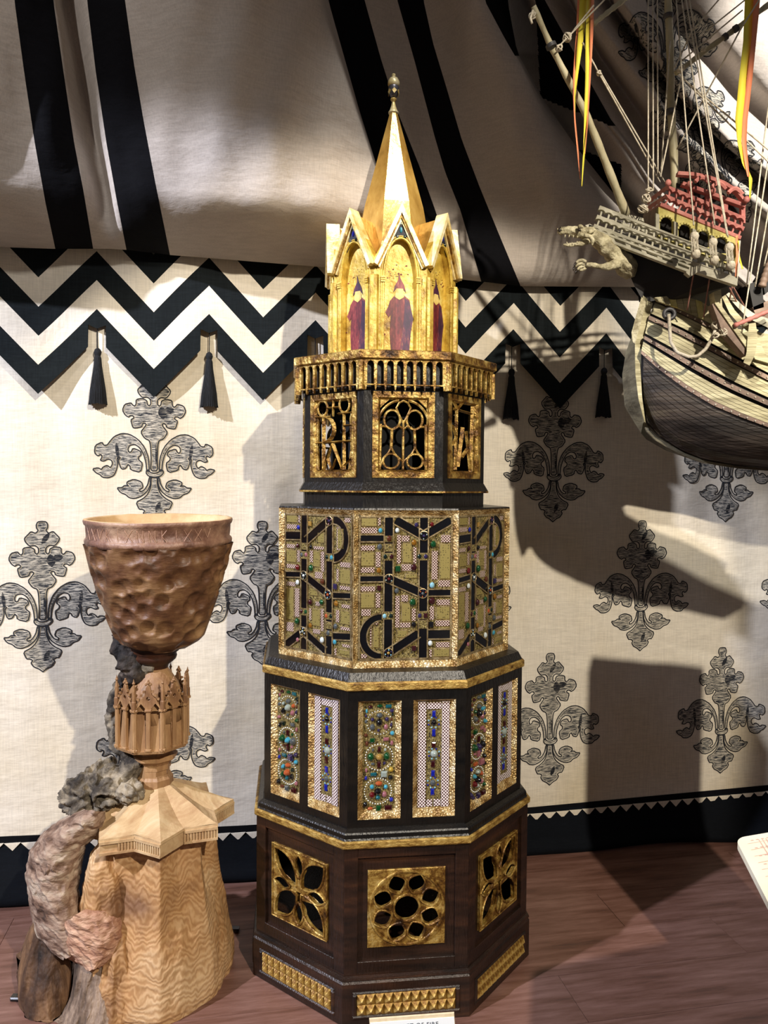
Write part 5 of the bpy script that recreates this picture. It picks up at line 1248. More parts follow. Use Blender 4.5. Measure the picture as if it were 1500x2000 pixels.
CUR = [(0.0, [(1283, 583), (1340, 611), (1395, 638), (1450, 668), (1500, 695), (1600, 740), (1760, 800)]),
       (0.16, [(1268, 616), (1330, 644), (1383, 672), (1436, 700), (1500, 733), (1600, 778), (1760, 836)]),
       (0.30, [(1259, 655), (1308, 682), (1361, 712), (1436, 752), (1500, 781), (1600, 820), (1760, 870)]),
       (0.44, [(1252, 688), (1287, 718), (1340, 757), (1393, 789), (1447, 812), (1500, 832), (1600, 862), (1760, 900)]),
       (0.62, [(1252, 735), (1280, 775), (1330, 812), (1385, 840), (1440, 858), (1500, 872), (1600, 892), (1760, 915)]),
       (0.82, [(1255, 778), (1279, 822), (1325, 857), (1380, 879), (1440, 892), (1500, 900), (1600, 910), (1760, 922)]),
       (1.0, [(1260, 822), (1287, 853), (1329, 880), (1372, 898), (1436, 909), (1500, 914), (1600, 920), (1760, 928)])]
def HP(s, t, off=0.0):
    for i in range(len(CUR)-1):
        if s <= CUR[i+1][0]+1e-9: break
    s0, c0 = CUR[i]; s1, c1_ = CUR[i+1]; f = (s-s0)/(s1-s0); a, b_ = along(c0, t), along(c1_, t)
    px, py = lerp(a[0], b_[0], f), lerp(a[1], b_[1], f)
    return S_(onY(px, py, YN(px, s)-off))
def hstrip(name, s0, s1, off, m, ns=3, nt=60, lip=.010, t0=0.0, t1=1.0):
    rows = []
    rows.append([HP(s0, lerp(t0, t1, j/nt), off-lip) for j in range(nt+1)])
    for i in range(ns+1): rows.append([HP(lerp(s0, s1, i/ns), lerp(t0, t1, j/nt), off) for j in range(nt+1)])
    rows.append([HP(s1, lerp(t0, t1, j/nt), off-lip) for j in range(nt+1)])
    b = MB(); b.grid(rows); o = b.obj(name, m, ship, False); return o
hstrip('hull_shell', 0, 1, -.008, M['sblack'], 24)
for a0, a1_, off, nm, m in ((-.0, .028, .006, 'wale', M['swale']), (.034, .058, 0, 'plank', M['shull']), (.060, .085, 0, 'plank', M['shull']), (.087, .112, 0, 'plank', M['shull']), (.114, .138, 0, 'plank', M['shull']),
                           (.160, .188, .007, 'wale', M['swale']), (.194, .216, 0, 'plank', M['shull']), (.218, .240, 0, 'plank', M['shull']), (.242, .264, 0, 'plank', M['shull']), (.266, .285, 0, 'plank', M['shull']),
                           (.303, .330, .008, 'wale', M['swale']), (.350, .368, 0, 'plank', M['shull']), (.370, .388, 0, 'plank', M['shull']), (.390, .405, 0, 'plank', M['shull']), (.407, .424, .004, 'plank', M['shull']), (.426, .450, .007, 'wale', M['swale'])):
    hstrip(nm, a0, a1_, off, m, 2)
e_ = .452; n_ = 15
for i in range(n_):
    s0 = lerp(e_, .985, (i/n_)); s1 = lerp(e_, .985, (i+1)/n_)-.0035; hstrip('plank', s0, s1, .0, M['sdark'], 2, t0=.012)
st = MB(); st.lathe([(.0030, 0), (.0028, .002), (.0010, .0035)], 7); stm = st.mesh('stud', M['rope'])
for s_, t0_, nn_ in ((.438, .02, 26), (.316, .03, 20), (.174, .03, 18), (.014, .04, 14)):
    for i in range(nn_):
        P = HP(s_, t0_+i*.030, .009); o = link('stud', stm, ship, None, P); o.rotation_euler = (PI/2, 0, 0); o.scale = (.8, .8, .8)
# stem post (light) and far side of the bow
def pstrip(name, L_, R_, YL_, YR_, m, n=30, thick=.02):
    b = MB(); A = []; B = []; A2 = []; B2 = []
    for i in range(n+1):
        t = i/n; a = along(L_, t); c = along(R_, t); ya = YL_(t) if callable(YL_) else YL_; yc = YR_(t) if callable(YR_) else YR_
        A.append(S_(onY(*a, ya))); B.append(S_(onY(*c, yc))); A2.append(S_(onY(*a, ya+thick))); B2.append(S_(onY(*c, yc+thick)))
    b.grid([A2, A, B, B2, A2]); return b.obj(name, m, ship, False)
pstrip('stem_post', [(1256, 577), (1244, 640), (1240, 676), (1241, 730), (1247, 780), (1259, 824)], [(1275, 592), (1266, 630), (1255, 668), (1251, 720), (1254, 775), (1261, 826)], 2.055, 2.06, M['shull'])
pstrip('stem_cheek', [(1253, 580), (1240, 625), (1233, 650), (1236, 668)], [(1262, 590), (1252, 630), (1244, 658), (1241, 672)], 2.045, 2.045, M['dragon'], 14, .03)
FARP = [([(1244, 640), (1241, 676), (1241, 730), (1247, 780), (1259, 824)], 2.07), ([(1238, 655), (1231, 690), (1228, 733), (1234, 785), (1256, 826)], 2.10), ([(1236, 650), (1222, 690), (1215, 733), (1220, 795), (1252, 846)], 2.16), ([(1240, 648), (1224, 690), (1217, 735), (1224, 800), (1262, 858)], 2.30), ([(1330, 640), (1330, 690), (1330, 740), (1335, 800), (1340, 868)], 2.50), ([(1700, 720), (1700, 760), (1700, 810), (1700, 860), (1700, 915)], 2.55)]
for i in range(2):
    for q in range(4):
        a, b_ = FARP[i], FARP[i+1]; f0, f1 = q/4, (q+.93)/4
        La = [(lerp(p[0], r[0], f0), lerp(p[1], r[1], f0)) for p, r in zip(a[0], b_[0])]; Lb = [(lerp(p[0], r[0], f1), lerp(p[1], r[1], f1)) for p, r in zip(a[0], b_[0])]
        pstrip('plank', La, Lb, lerp(a[1], b_[1], f0), lerp(a[1], b_[1], f1), M['sfar'], 20, .01)
b = MB(); b.grid([[S_(onY(*along(c, j/20), Y+.006)) for j in range(21)] for c, Y in FARP]); b.obj('far_shell', M['sfar'], ship, True)
b = MB(); b.grid([[HP(1.0, j/30, -.006) for j in range(31)], [S_(onY(*along([(1262, 858), (1300, 880), (1372, 905), (1500, 917), (1700, 922)], j/30), 2.30)) for j in range(31)]]); b.obj('hull_bottom', M['sdark'], ship)
kb = MB(); kb.tube([S_(onY(*along([(1258, 822), (1266, 842), (1287, 862), (1329, 884), (1372, 900), (1436, 911), (1500, 916), (1760, 930)], j/24), 2.12+.05*j/24)) for j in range(25)], .006, 6); kb.obj('keel', M['sfar'], ship)
# ---- generic plate in pixel outline on a plane Y = Yf(px)
def plate(name, poly, Yf, th, m, parent=None):
    n = len(poly); A = [S_(onY(x, y, Yf(x, y))) for x, y in poly]; B = [S_(onY(x, y, Yf(x, y)))+Vector((0, th, 0)) for x, y in poly]
    a = sum(poly[i][0]*poly[(i+1) % n][1]-poly[(i+1) % n][0]*poly[i][1] for i in range(n))
    if a > 0: A.reverse(); B.reverse()
    b = MB(); b.add(A+B, [tuple(range(n)), tuple(range(2*n-1, n-1, -1))]+[(i, i+n, (i+1) % n+n, (i+1) % n) for i in range(n)]); return b.obj(name, m, parent or ship)
YF = lambda x, y: lerp(2.06, 1.87, max(0, min(1.1, (x-1150)/290)))
YP = lambda x, y: YF(x, y)+.030
def bar(name, p, q, w, Yf, th, m, scal=0, parent=None, sc=.35):
    p, q = Vector(p), Vector(q); d = (q-p); L = d.length; d.normalize(); n = Vector((-d.y, d.x))
    if n.y < 0: n = -n
    N_ = max(2, scal*6) if scal else 1; top = []; bot = []
    for i in range(N_+1):
        t = i/N_; dip = (abs(math.sin(t*scal*PI)))*w*sc if scal else 0
        a = p+d*L*t; top.append(tuple(a)); bot.append(tuple(a+n*(w-dip)))
    return plate(name, top+bot[::-1], Yf, th, m, parent)
fc = empty('forecastle', (0, 0, 0)); fc.parent = ship
R_lines = [((1172, 401), (1434, 505)), ((1167, 419), (1436, 524)), ((1161, 437), (1437, 541))]
for (p, q) in R_lines:
    bar('scalloped_rail', p, q, 9.5, YF, .014, M['srail'], 18, fc)
for r in range(2):
    (p0_, q0_), (p1_, q1_) = R_lines[r], R_lines[r+1]
    for i in range(18):
        t = (i+.3)/18; a = (lerp(p0_[0], q0_[0], t), lerp(p0_[1], q0_[1], t)+7); c = (lerp(p1_[0], q1_[0], t)+1, lerp(p1_[1], q1_[1], t)+2)
        plate('baluster', [(a[0]-1.8, a[1]), (a[0]+1.8, a[1]), (c[0]+1.8, c[1]), (c[0]-1.8, c[1])], lambda x, y: YF(x, y)+.004, .006, M['srail'], fc)
# slotted bottom board
def lin(p, q, t): return (lerp(p[0], q[0], t), lerp(p[1], q[1], t))
T0, T1 = (1152, 445), (1347, 519); B0, B1 = (1144, 445), (1345, 530)
up0, up1 = (1160, 444), (1350, 518); lo0, lo1 = (1166, 462), (1345, 531)
bar('slotted_board', (1160, 445), (1352, 520), 4, YF, .014, M['srail'], 0, fc); bar('slotted_board', (1168, 459), (1347, 527), 5, YF, .014, M['srail'], 0, fc)
for i in range(7):
    t = i/6; a = lin((1160, 446), (1350, 520), t); c = lin((1168, 461), (1350, 529), t); plate('slot_spacer', [(a[0]-4, a[1]), (a[0]+5, a[1]+2), (c[0]+5, c[1]+2), (c[0]-4, c[1])], YF, .014, M['srail'], fc)
plate('deck_edge', [(1341, 525), (1348, 529), (1361, 517), (1441, 544), (1440, 558), (1362, 532), (1349, 540), (1340, 533)], YF, .016, M['srail'], fc)
plate('prow_tip', [(1143, 440), (1152, 437), (1172, 449), (1180, 466), (1168, 463)], lambda x, y: 2.07, .05, M['srail'], fc)
# far-side rails of the triangular forecastle, deck and its dark underside
YFf = lambda x, y: lerp(2.09, 2.42, max(0, min(1.1, (x-1150)/290)))
for (p, q) in R_lines: bar('scalloped_rail', (p[0]+2, p[1]+3), (q[0]-10, q[1]-34), 8, YFf, .012, M['srail'], 14, fc)
tipn = onY(1150, 447, 2.07); a = onY(1346, 530, YF(1346, 0)+.01); a2 = onY(1436, 552, YF(1436, 0)+.01); c = onY(1346, 500, YFf(1346, 0)); c2 = onY(1430, 515, YFf(1430, 0))
b = MB(); up_ = Vector((0, 0, .012)); pts = [S_(v) for v in (tipn, a, a2, c2, c)]; b.add(pts+[p+up_ for p in pts], [(0, 1, 2, 3, 4), (9, 8, 7, 6, 5)]+[(i, (i+1) % 5, (i+1) % 5+5, i+5) for i in range(5)]); b.obj('forecastle_deck', M['sblack'], fc)
b = MB(); kk_ = [S_(onY(x, y, Y)) for x, y, Y in ((1222, 520, 2.07), (1240, 560, 2.065), (1254, 585, 2.06), (1290, 592, 2.05), (1420, 560, 1.98), (1420, 540, 1.95), (1345, 525, 1.98), (1222, 480, 2.06))]
kq = [v+Vector((.17, .28, 0)) for v in kk_]; b.add(kk_+kq, [tuple(range(8)), tuple(range(15, 7, -1))]+[(i, i+8, (i+1) % 8+8, (i+1) % 8) for i in range(8)]); b.obj('knee_bulkhead', M['sblack'], ship)
# bow planking fan under the forecastle
for i in range(9):
    t0_, t1_ = i/9, (i+.93)/9; top = [(1284, 575), (1330, 570), (1375, 582), (1400, 600)]; bo = [(1284, 588), (1330, 603), (1375, 625), (1402, 640)]
    a, a_, c, c_ = along(top, t0_), along(top, t1_), along(bo, t0_), along(bo, t1_); sh_ = 10
    plate('bow_board', [(a[0]-sh_+4, a[1]+6), (a_[0]-sh_+4, a_[1]+6), c_, c], lambda x, y: 2.035, .008, M['shull'] if i % 4 != 2 else M['syel'], ship)
# upper works: yellow arcade and faded red rails
uw = empty('upper_works', (0, 0, 0)); uw.parent = ship
def arcpoly(c, w, h, n=8):
    return [(c[0]-w, c[1]+h), (c[0]+w, c[1]+h)]+[(c[0]+w*math.cos(PI*i/n), c[1]-h*.35-h*.65*math.sin(PI*i/n)) for i in range(n+1)]
def platefill(name, loops, Yf, th, m, parent):
    vs, fs = fillmesh(loops, 2.0); b = MB(); o = []
    for x, y, z in vs: o.append(S_(onY(x, y, Yf(x, y)))+Vector((0, th if z < 0 else 0, 0)))
    b.add(o, fs); return b.obj(name, m, parent)
cs_ = [(1302, 439), (1338, 453), (1374, 466), (1409, 478)]
platefill('yellow_arcade', [[(1286, 404), (1440, 466), (1440, 523), (1286, 461)]]+[arcpoly(c, 13, 17) for c in cs_], YP, .012, M['syel'], uw)
for c in [(1284, 430)]+[(x+18, y+7) for x, y in cs_]: plate('arcade_column', [(c[0]-3, c[1]-14), (c[0]+4, c[1]-11), (c[0]+4, c[1]+20), (c[0]-3, c[1]+17)], lambda x, y: YP(x, y)-.006, .008, M['srail'], uw)
for c in cs_:
    for i in range(7):
        t = PI*(i+.5)/7; cx_, cy_ = c[0]+13.5*math.cos(t), c[1]-6-11.5*math.sin(t); plate('arch_cusp', [(cx_-2.2, cy_-2), (cx_+2.2, cy_-2), (cx_+2.2, cy_+2), (cx_-2.2, cy_+2)], lambda x, y: YP(x, y)-.004, .006, M['syel'], uw)
plate('arcade_return', [(1258, 418), (1286, 404), (1286, 446), (1262, 437)], lambda x, y: YP(x, y)+.0035*(1286-x), .01, M['swale'], uw)
plate('cabin_shade_sheet', [(1290, 408), (1438, 468), (1438, 506), (1290, 444)], lambda x, y: YP(x, y)+.05, .008, M['sblack'], uw)  # black sheet standing for the shade behind the arches
P_l = [((1303, 361), (1457, 424)), ((1300, 379), (1455, 443)), ((1292, 395), (1449, 461))]
for i, (p, q) in enumerate(P_l):
    bar('red_rail', p, q, 9 if i < 2 else 7, YP, .014, M['spink'], 11 if i < 2 else 0, uw, .45)
    r = [(1264, 391), (1262, 405), (1260, 418)][i]
    bar('red_rail', r, p, 8, lambda x, y: YP(x, y)+.004*(1300-x), .012, M['spink'], 5 if i < 2 else 0, uw)
for r in range(2):
    for i in range(12):
        t = (i+.5)/12; a = lin(*P_l[r], t); c = lin(*P_l[r+1], t); plate('red_baluster', [(a[0]-1.8, a[1]+6), (a[0]+1.8, a[1]+6), (c[0]+1.8, c[1]+3), (c[0]-1.8, c[1]+3)], lambda x, y: YP(x, y)+.004, .006, M['spink'], uw)
for i, (x0_, y0_) in enumerate(((1350, 362), (1384, 374), (1418, 388), (1452, 402))):
    plate('red_post', [(x0_-4, y0_), (x0_+4, y0_+2), (x0_+4, y0_+34), (x0_-4, y0_+31)], lambda x, y: YP(x, y)+.006, .012, M['spink'], uw)
    plate('opening_shade_sheet', [(x0_-28, y0_-5), (x0_-5, y0_+4), (x0_-5, y0_+26), (x0_-28, y0_+17)], lambda x, y: YP(x, y)+.03, .006, M['sblack'], uw)  # black sheets stand for the shade in the openings between posts
arc = [(1325, 334), (1355, 336), (1385, 342), (1415, 353), (1440, 368), (1458, 390)]
plate('roof_rib', arc+[(x-1, y+7) for x, y in arc[::-1]], YP, .016, M['spink'], uw); bar('roof_beam', (1335, 354), (1458, 398), 7, YP, .016, M['spink'], 0, uw)
for i in range(3):
    b = MB(); cc_ = (1372+i*32, 352+i*11); b.tube([S_(onY(cc_[0]-14+28*j/12, cc_[1]+3-10*math.sin(PI*j/12)+3*j/12, YP(cc_[0], 0)-.004)) for j in range(13)], .0055, 6); b.obj('roof_scroll', M['spink'], uw)
for px_, py_ in ((1305, 357), (1347, 360), (1392, 372), (1458, 390)):
    b = MB(); P = S_(onY(px_, py_, YP(px_, 0)-.004)); b.lathe([(.001, -.009), (.007, -.005), (.008, 0), (.006, .006), (.001, .009)], 10, tuple(P)); b.obj('rail_knob', M['spink'], uw, True)
# ---- spars
def spar(name, pts, Ys, r0, r1, m, parent=ship, seg=12):
    n = 24; P = []; R = []
    for i in range(n+1):
        t = i/n; x, y = along(pts, t); P.append(S_(onY(x, y, lerp(Ys[0], Ys[1], t)))); R.append(lerp(r0, r1, t)+.0008*math.sin(i*1.7))
    b = MB(); b.tube(P, R, seg); return b.obj(name, m, parent, True)
spar('bowsprit', [(1224, 420), (1146, 225), (1075, 88), (1042, 12)], (2.12, 1.92), .0115, .0065, M['spar'])
spar('foremast', [(1319, 372), (1316, 300), (1310, 200), (1309, 100), (1302, -60)], (2.16, 2.14), .0115, .0095, M['spar'])
spar('fore_yard', [(1320, 143), (1400, 83), (1457, 42), (1540, -20)], (2.02, 2.10), .0065, .0075, M['spar'])
spar('sprit_yard', [(1158, 48), (1190, 22), (1240, -18)], (1.96, 2.0), .0055, .0075, M['spar'])
for (p, q) in (((1309, 214), (1309, 222)), ((1305, 28), (1305, 36)), ((1419, 70), (1414, 74)), ((1440, 54), (1434, 58)), ((1075, 86), (1078, 93))):
    spar('mast_band', [p, q], (2.14, 2.14) if p[0] < 1400 and p[0] > 1200 else ((2.05, 2.05) if p[0] > 1400 else (1.93, 1.93)), .0128 if p[0] < 1400 else .009, .0128 if p[0] < 1400 else .009, M['iron'])
def rope(pts, Ys, r=.0022, m='rope', nm='rope', sag=0):
    n = max(2, len(pts)*4); P = []
    for i in range(n+1):
        t = i/n; x, y = along(pts, t); P.append(S_(onY(x, y+sag*math.sin(PI*t), lerp(Ys[0], Ys[1], t))))
    b = MB(); b.tube(P, r, 6); return b.obj(nm, M[m], ship, True)
for p, q, Y0_, Y1_ in (((1266, -10), (1266, 375), 2.1, 2.0), ((1275, -10), (1276, 372), 2.1, 2.0), ((1284, -10), (1285, 345), 2.12, 2.02), ((1309, 80), (1291, 340), 2.1, 2.02), ((1332, 145), (1290, 345), 2.05, 2.0),
                       ((1320, -10), (1355, 440), 2.0, 1.9), ((1330, -10), (1396, 440), 2.0, 1.88), ((1338, -10), (1420, 460), 2.0, 1.86), ((1345, -10), (1422, 463), 2.0, 1.87),
                       ((1138, 83), (1168, 140), 1.95, 1.95), ((1173, 143), (1298, 355), 1.95, 2.05), ((1170, 143), (1290, 357), 1.95, 2.05), ((1090, 92), (1190, -10), 1.93, 1.9), ((1118, 62), (1160, 10), 1.93, 1.9), ((1325, 146), (1510, 300), 2.0, 1.9), ((1345, 165), (1510, 325), 2.0, 1.9),
                       ((1446, 58), (1322, 292), 1.9, 2.05), ((1489, -10), (1446, 58), 1.88, 1.9), ((1330, 120), (1450, 20), 2.0, 2.02), ((1380, 60), (1465, -8), 2.0, 2.02), ((1318, 132), (1352, 60), 2.02, 2.0), ((1352, 60), (1412, -10), 2.0, 2.0),
                       ((1510, 130), (1458, 560), 1.9, 1.95), ((1510, 250), (1448, 655), 1.9, 1.95), ((1515, 330), (1475, 560), 1.9, 1.95), ((1515, 420), (1492, 520), 1.9, 1.95), ((1445, 470), (1440, 545), 1.88, 1.88)):
    rope([p, q], (Y0_, Y1_), .0020)
for p, q in (((1356, 527), (1342, 606)), ((1386, 543), (1374, 620)), ((1430, 560), (1422, 600)), ((1432, 560), (1455, 600)), ((1425, 562), (1448, 608))): rope([p, q], (1.93, 2.0), .0018, 'redrope')
# deadeyes and lashings
for px_, py_ in ((1356, 462), (1392, 474), (1424, 484)):
    dz = empty('deadeye_lashing', S_(onY(px_, py_, 1.865))); dz.parent = ship
    for q, (dy, nm) in enumerate(((0, 'deadeye'), (34, 'deadeye'))):
        P = S_(onY(px_+3*q, py_+dy, 1.862))-dz.location; b = MB(); b.lathe([(.002, -.012), (.009, -.008), (.0115, 0), (.009, .008), (.002, .012)], 12, tuple(P)); b.obj(nm, M['rope'], dz, True)
    for j in range(5):
        b = MB(); x_ = px_-6+3*j; b.tube([S_(onY(x_, py_-2, 1.858))-dz.location, S_(onY(x_+1.5+(j % 2), py_+17, 1.852))-dz.location, S_(onY(x_+3, py_+38, 1.858))-dz.location], .0013, 5); b.obj('lanyard', M['rope'], dz, True)
rn2 = random.Random(3)
def ropelump(nm, px_, py_, Y, r, n=7):
    b = MB()
    for i in range(n):
        a0 = rn2.random()*6; c = S_(onY(px_, py_, Y)); ax = Vector((rn2.random()-.5, rn2.random()-.5, rn2.random()-.5)).normalized(); u = ax.orthogonal().normalized(); v = ax.cross(u)
        b.tube([c+(u*math.cos(a0+j/10*5.5)+v*math.sin(a0+j/10*5.5))*r*(.7+.3*rn2.random()*0+.3*(i % 3)/3)+ax*r*.2*(i-3)/3 for j in range(11)], .0019, 5)
    o = b.obj(nm, M['rope'], ship, True); tag(o, kind='stuff')
ropelump('rope_knot', 1262, 388, 1.99, .013); ropelump('rope_knot', 1256, 408, 1.99, .015); ropelump('rope_knot', 1268, 372, 1.99, .010, 5); ropelump('rope_knot', 1108, 73, 1.93, .012, 6); ropelump('rope_knot', 1092, 94, 1.93, .010, 5); ropelump('rope_knot', 1170, 143, 1.95, .007, 5)
ropelump('rope_knot', 1400, 636, 1.95, .014); ropelump('rope_knot', 1412, 648, 1.94, .014); ropelump('rope_knot', 1398, 655, 1.94, .009, 5); ropelump('rope_knot', 1040, 30, 1.92, .010, 5); ropelump('rope_knot', 1330, 135, 2.0, .010, 5); ropelump('rope_knot', 1374, 95, 2.0, .008, 5)
rope([(1041, 20), (1036, 36), (1039, 46)], (1.91, 1.91), .003)
rope([(1306, 614), (1308, 640), (1310, 668), (1322, 688), (1345, 697), (1362, 696), (1378, 682), (1390, 662), (1397, 645)], (1.965, 1.95), .0046, 'rope', 'anchor_rope')
b = MB(); P = S_(onY(1306, 614, 1.985)); b.tube([P+Vector((.0135*math.cos(2*PI*i/20), -.004, .0125*math.sin(2*PI*i/20))) for i in range(21)], .0055, 10, cap=False); b.obj('hawse_ring', M['iron'], ship, True)
b = MB(); b.lathe([(.0130, -.001), (.0130, .001)], 16); b.v = [(P.x+x, P.y+z, P.z+y) for x, y, z in b.v]; b.obj('hawse_hole', M['sblack'], ship)
# waist timbers at the right edge
plate('bracing_plank', [(1391, 594), (1398, 592), (1465, 688), (1456, 696), (1408, 640)], lambda x, y: 1.93, .03, M['swale'], ship)
plate('plank_face', [(1396, 592), (1404, 590), (1470, 682), (1464, 688)], lambda x, y: 1.925, .02, M['shull'], ship)
plate('timber_head', [(1394, 570), (1408, 565), (1411, 600), (1398, 596)], lambda x, y: 1.94, .03, M['shull'], ship)
def ribc(name, L_, R_, Y, m, th=.02): pstrip(name, L_, R_, Y, Y, m, 14, th)
ribc('curved_rail', [(1410, 580), (1425, 612), (1446, 636), (1470, 655)], [(1417, 576), (1435, 606), (1456, 628), (1482, 645)], 1.95, M['shull'])
ribc('curved_rail', [(1418, 575), (1440, 600), (1462, 622), (1500, 640)], [(1424, 571), (1448, 594), (1472, 612), (1510, 626)], 1.97, M['srail'])
ribc('fender', [(1463, 632), (1460, 660), (1458, 690), (1452, 708)], [(1476, 630), (1480, 660), (1475, 692), (1464, 714)], 1.92, M['shull'], .03)
ribc('fender', [(1484, 668), (1495, 690), (1500, 700)], [(1492, 664), (1505, 685), (1512, 695)], 1.92, M['shull'], .03)
spar('capstan_bar', [(1434, 636), (1492, 612), (1520, 600)], (1.92, 1.92), .0055, .0055, M['spink'])
for pl in ([(1462, 555), (1488, 545), (1492, 600), (1472, 606)], [(1488, 540), (1508, 510), (1512, 560), (1494, 575)], [(1470, 600), (1505, 585), (1510, 625), (1482, 632)]): plate('gun_carriage', pl, lambda x, y: 2.0, .05, M['sblack'] if pl[0][0] != 1470 else M['swale'], ship)
plate('deck_plank', [(1424, 640), (1520, 655), (1540, 720), (1470, 700)], lambda x, y: 2.0, .02, M['shull'], ship)
spar('gun_barrel', [(1488, 560), (1500, 520), (1510, 498)], (1.98, 1.97), .010, .007, M['swale'])
# ---- ribbons
def ribbon(name, L_, R_, Y, m, n=60, wav=.010, ph=0):
    rows = [[], []]
    for i in range(n+1):
        t = i/n; a, c = along(L_, t), along(R_, t); w = wav*math.sin(t*9+ph)
        rows[0].append(S_(onY(*a, Y+w))); rows[1].append(S_(onY(*c, Y+w*1.6+.004)))
    b = MB(); b.grid(rows); o = b.obj(name, m, ship, True); so = o.modifiers.new('t', 'SOLIDIFY'); so.thickness = .0008; return o
ribbon('orange_pennant', [(1129, -20), (1126, 60), (1119, 150), (1119, 190), (1122, 240), (1128, 300), (1133, 350)], [(1133, -20), (1130, 60), (1123, 150), (1121, 190), (1125, 240), (1131, 300), (1134, 350)], 1.955, M['orange'], ph=0)
ribbon('yellow_pennant', [(1133, -20), (1130, 60), (1123, 150), (1121, 190), (1123, 240)], [(1147, -20), (1142, 60), (1130, 140), (1124, 190), (1124, 240)], 1.955, M['yellow'], ph=0)
ribbon('yellow_pennant', [(1147, -20), (1144, 60), (1143, 150), (1141, 240), (1139, 300), (1136, 363)], [(1155, -20), (1153, 60), (1150, 150), (1147, 240), (1143, 300), (1137, 364)], 1.945, M['yellow'], ph=1)
ribbon('orange_pennant', [(1155, -20), (1153, 60), (1150, 150), (1147, 240), (1143, 300)], [(1161, -20), (1159, 60), (1154, 150), (1149, 240), (1143, 302)], 1.945, M['orange'], ph=1)
ribbon('yellow_streamer', [(1456, -20), (1452, 80), (1443, 160), (1436, 235), (1441, 280), (1450, 320), (1463, 345), (1464, 385)], [(1473, -20), (1468, 80), (1458, 160), (1450, 235), (1448, 280), (1457, 320), (1470, 350), (1466, 390)], 1.90, M['yellow'], 70, .008)
ribbon('orange_streamer', [(1473, -20), (1468, 80), (1458, 160), (1450, 235), (1449, 280), (1455, 320), (1460, 345)], [(1486, -20), (1482, 30), (1470, 150), (1460, 235), (1458, 280), (1462, 320), (1464, 345)], 1.90, M['orange'], 70, .008)
ribbon('orange_pennant', [(1437, 460), (1438, 500), (1436, 540)], [(1442, 460), (1442, 500), (1439, 540)], 1.88, M['orange'], 20, .004)
ribbon('yellow_pennant', [(1441, 470), (1442, 500), (1449, 525)], [(1445, 470), (1445, 500), (1452, 525)], 1.885, M['yellow'], 20, .004)
# ---- dragon figurehead
dg = empty('figurehead', (0, 0, 0)); dg.parent = ship
def skin(name, V, E, R, m, parent, sub=2, jit=0.0, fr=40, sq=(1, 1)):
    me = bpy.data.meshes.new(name); me.from_pydata([tuple(v) for v in V], E, []); o = bpy.data.objects.new(name, me); C.objects.link(o)
    md = o.modifiers.new('s', 'SKIN'); md.use_smooth_shade = True
    for i, r in enumerate(R):
        r = r if isinstance(r, tuple) else (r, r); me.skin_vertices[0].data[i].radius = r
    me.skin_vertices[0].data[0].use_root = True
    o.modifiers.new('u', 'SUBSURF').levels = sub
    dgp = bpy.context.evaluated_depsgraph_get(); me2 = bpy.data.meshes.new_from_object(o.evaluated_get(dgp)); bpy.data.objects.remove(o)
    for v in me2.vertices:
        if jit: v.co = v.co+v.normal*(jit*noise.turbulence(v.co*fr, 3, False)-jit*.4)
    me2.name = name; me2.materials.clear(); me2.materials.append(m)
    me2.polygons.foreach_set('use_smooth', [True]*len(me2.polygons)); return link(name, me2, parent)
D = lambda x, y, Y: S_(onY(x, y, Y))
px2m = 2.0/F
skin('dragon_body', [D(1240, 540, 2.08), D(1220, 515, 2.06), D(1200, 496, 2.05), D(1180, 478, 2.04), D(1163, 462, 2.03), D(1150, 457, 2.03), D(1130, 452, 2.02), D(1110, 449, 2.02), D(1095, 449, 2.02), D(1088, 456, 2.02)],
     [(i, i+1) for i in range(9)], [.030, .034, .030, .026, .022, .021, .016, .0125, .012, .008], M['dragon'], dg, 3, .006, 46)
skin('lower_jaw', [D(1152, 468, 2.03), D(1135, 476, 2.02), D(1115, 479, 2.02), D(1098, 478, 2.02)], [(0, 1), (1, 2), (2, 3)], [.012, .008, .0055, .0045], M['dragon'], dg, 2, .002)
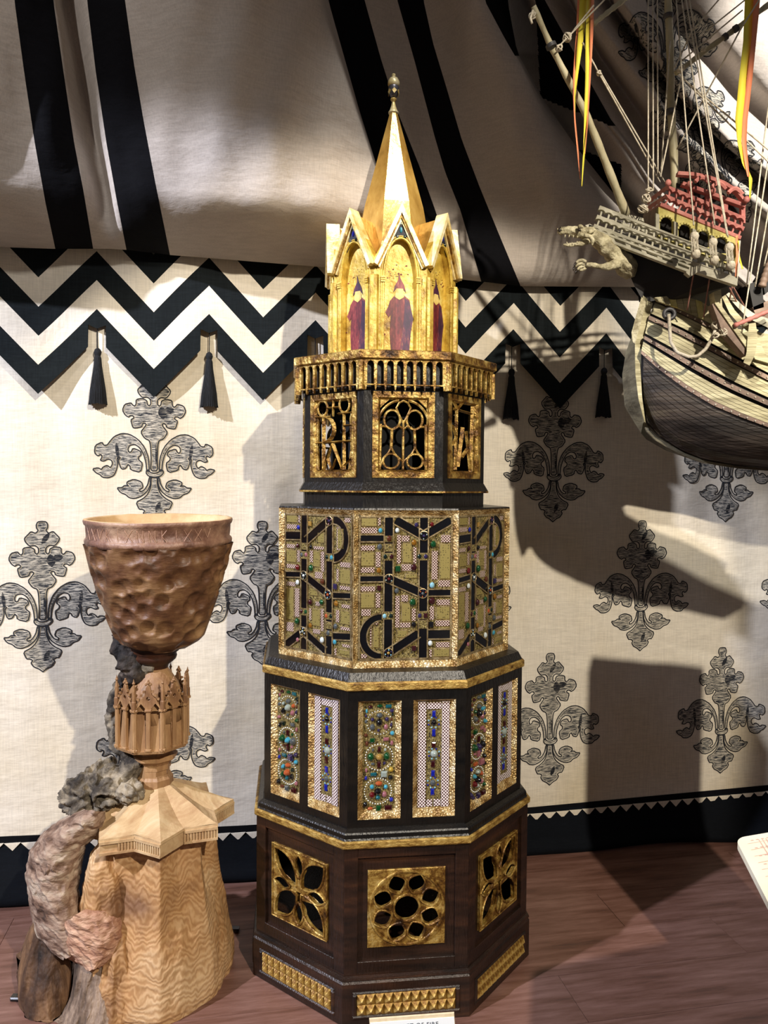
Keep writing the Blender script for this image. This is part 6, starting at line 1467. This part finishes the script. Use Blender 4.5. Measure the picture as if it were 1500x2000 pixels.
skin('dragon_arm', [D(1212, 512, 2.03), D(1195, 519, 2.01), D(1175, 521, 2.0), D(1155, 517, 1.99), D(1142, 517, 1.99)], [(0, 1), (1, 2), (2, 3), (3, 4)], [.017, .014, .0095, .0075, .0085], M['dragon'], dg, 2, .003)
for i, pts in enumerate(([(1145, 513), (1138, 508), (1130, 509), (1125, 514)], [(1143, 516), (1134, 514), (1127, 517), (1123, 522)], [(1143, 519), (1136, 520), (1130, 524), (1127, 528)], [(1146, 521), (1140, 526), (1134, 528), (1130, 527)])):
    skin('dragon_finger', [D(x, y, 1.985+.004*i) for x, y in pts], [(0, 1), (1, 2), (2, 3)], [.0055, .0050, .0042, .0030], M['dragon'], dg, 2)
    x, y = pts[-1]; b = MB(); b.tube([D(x, y, 1.983+.004*i), D(x-3, y+3, 1.98+.004*i), D(x-3.5, y+8, 1.98+.004*i)], [.0036, .0026, .0004], 6); b.obj('claw', M['claw'], dg, True)
for i, (x, y) in enumerate(((1104, 462), (1112, 462), (1120, 463), (1128, 464), (1108, 474), (1118, 475), (1128, 473))):
    b = MB(); s_ = 1 if y < 470 else -1; b.tube([D(x, y-3*s_, 2.005), D(x-1, y+2.5*s_, 2.004)], [.0022, .0004], 6); b.obj('tooth', M['dragon'], dg, True)
for i, pts in enumerate(([(1148, 455), (1156, 450), (1164, 449)], [(1140, 458), (1150, 462), (1160, 461)], [(1128, 444), (1134, 442), (1141, 445)], [(1152, 462), (1158, 470), (1156, 480)])):
    skin('ear' if i < 2 else 'brow_ridge', [D(x, y, 2.0-.002*i) for x, y in pts], [(0, 1), (1, 2)], [.006, .007, .002], M['dragon'], dg, 2, .001)
for x, y in ((1131, 449), (1093, 450)): b = MB(); P = D(x, y, 1.998 if x > 1100 else 2.005); b.lathe([(.0005, -.004), (.0035, -.002), (.004, 0), (.003, .003), (.0005, .004)], 10, tuple(P)); b.obj('eye' if x > 1100 else 'nostril', M['claw'], dg, True)
pstrip('prow_beard', [(1222, 520), (1238, 545), (1246, 575), (1248, 590)], [(1262, 520), (1275, 550), (1275, 570), (1270, 592)], 2.075, 2.07, M['sdark'], 14, .06)
# suspension wires run from the hull up to the ceiling grid
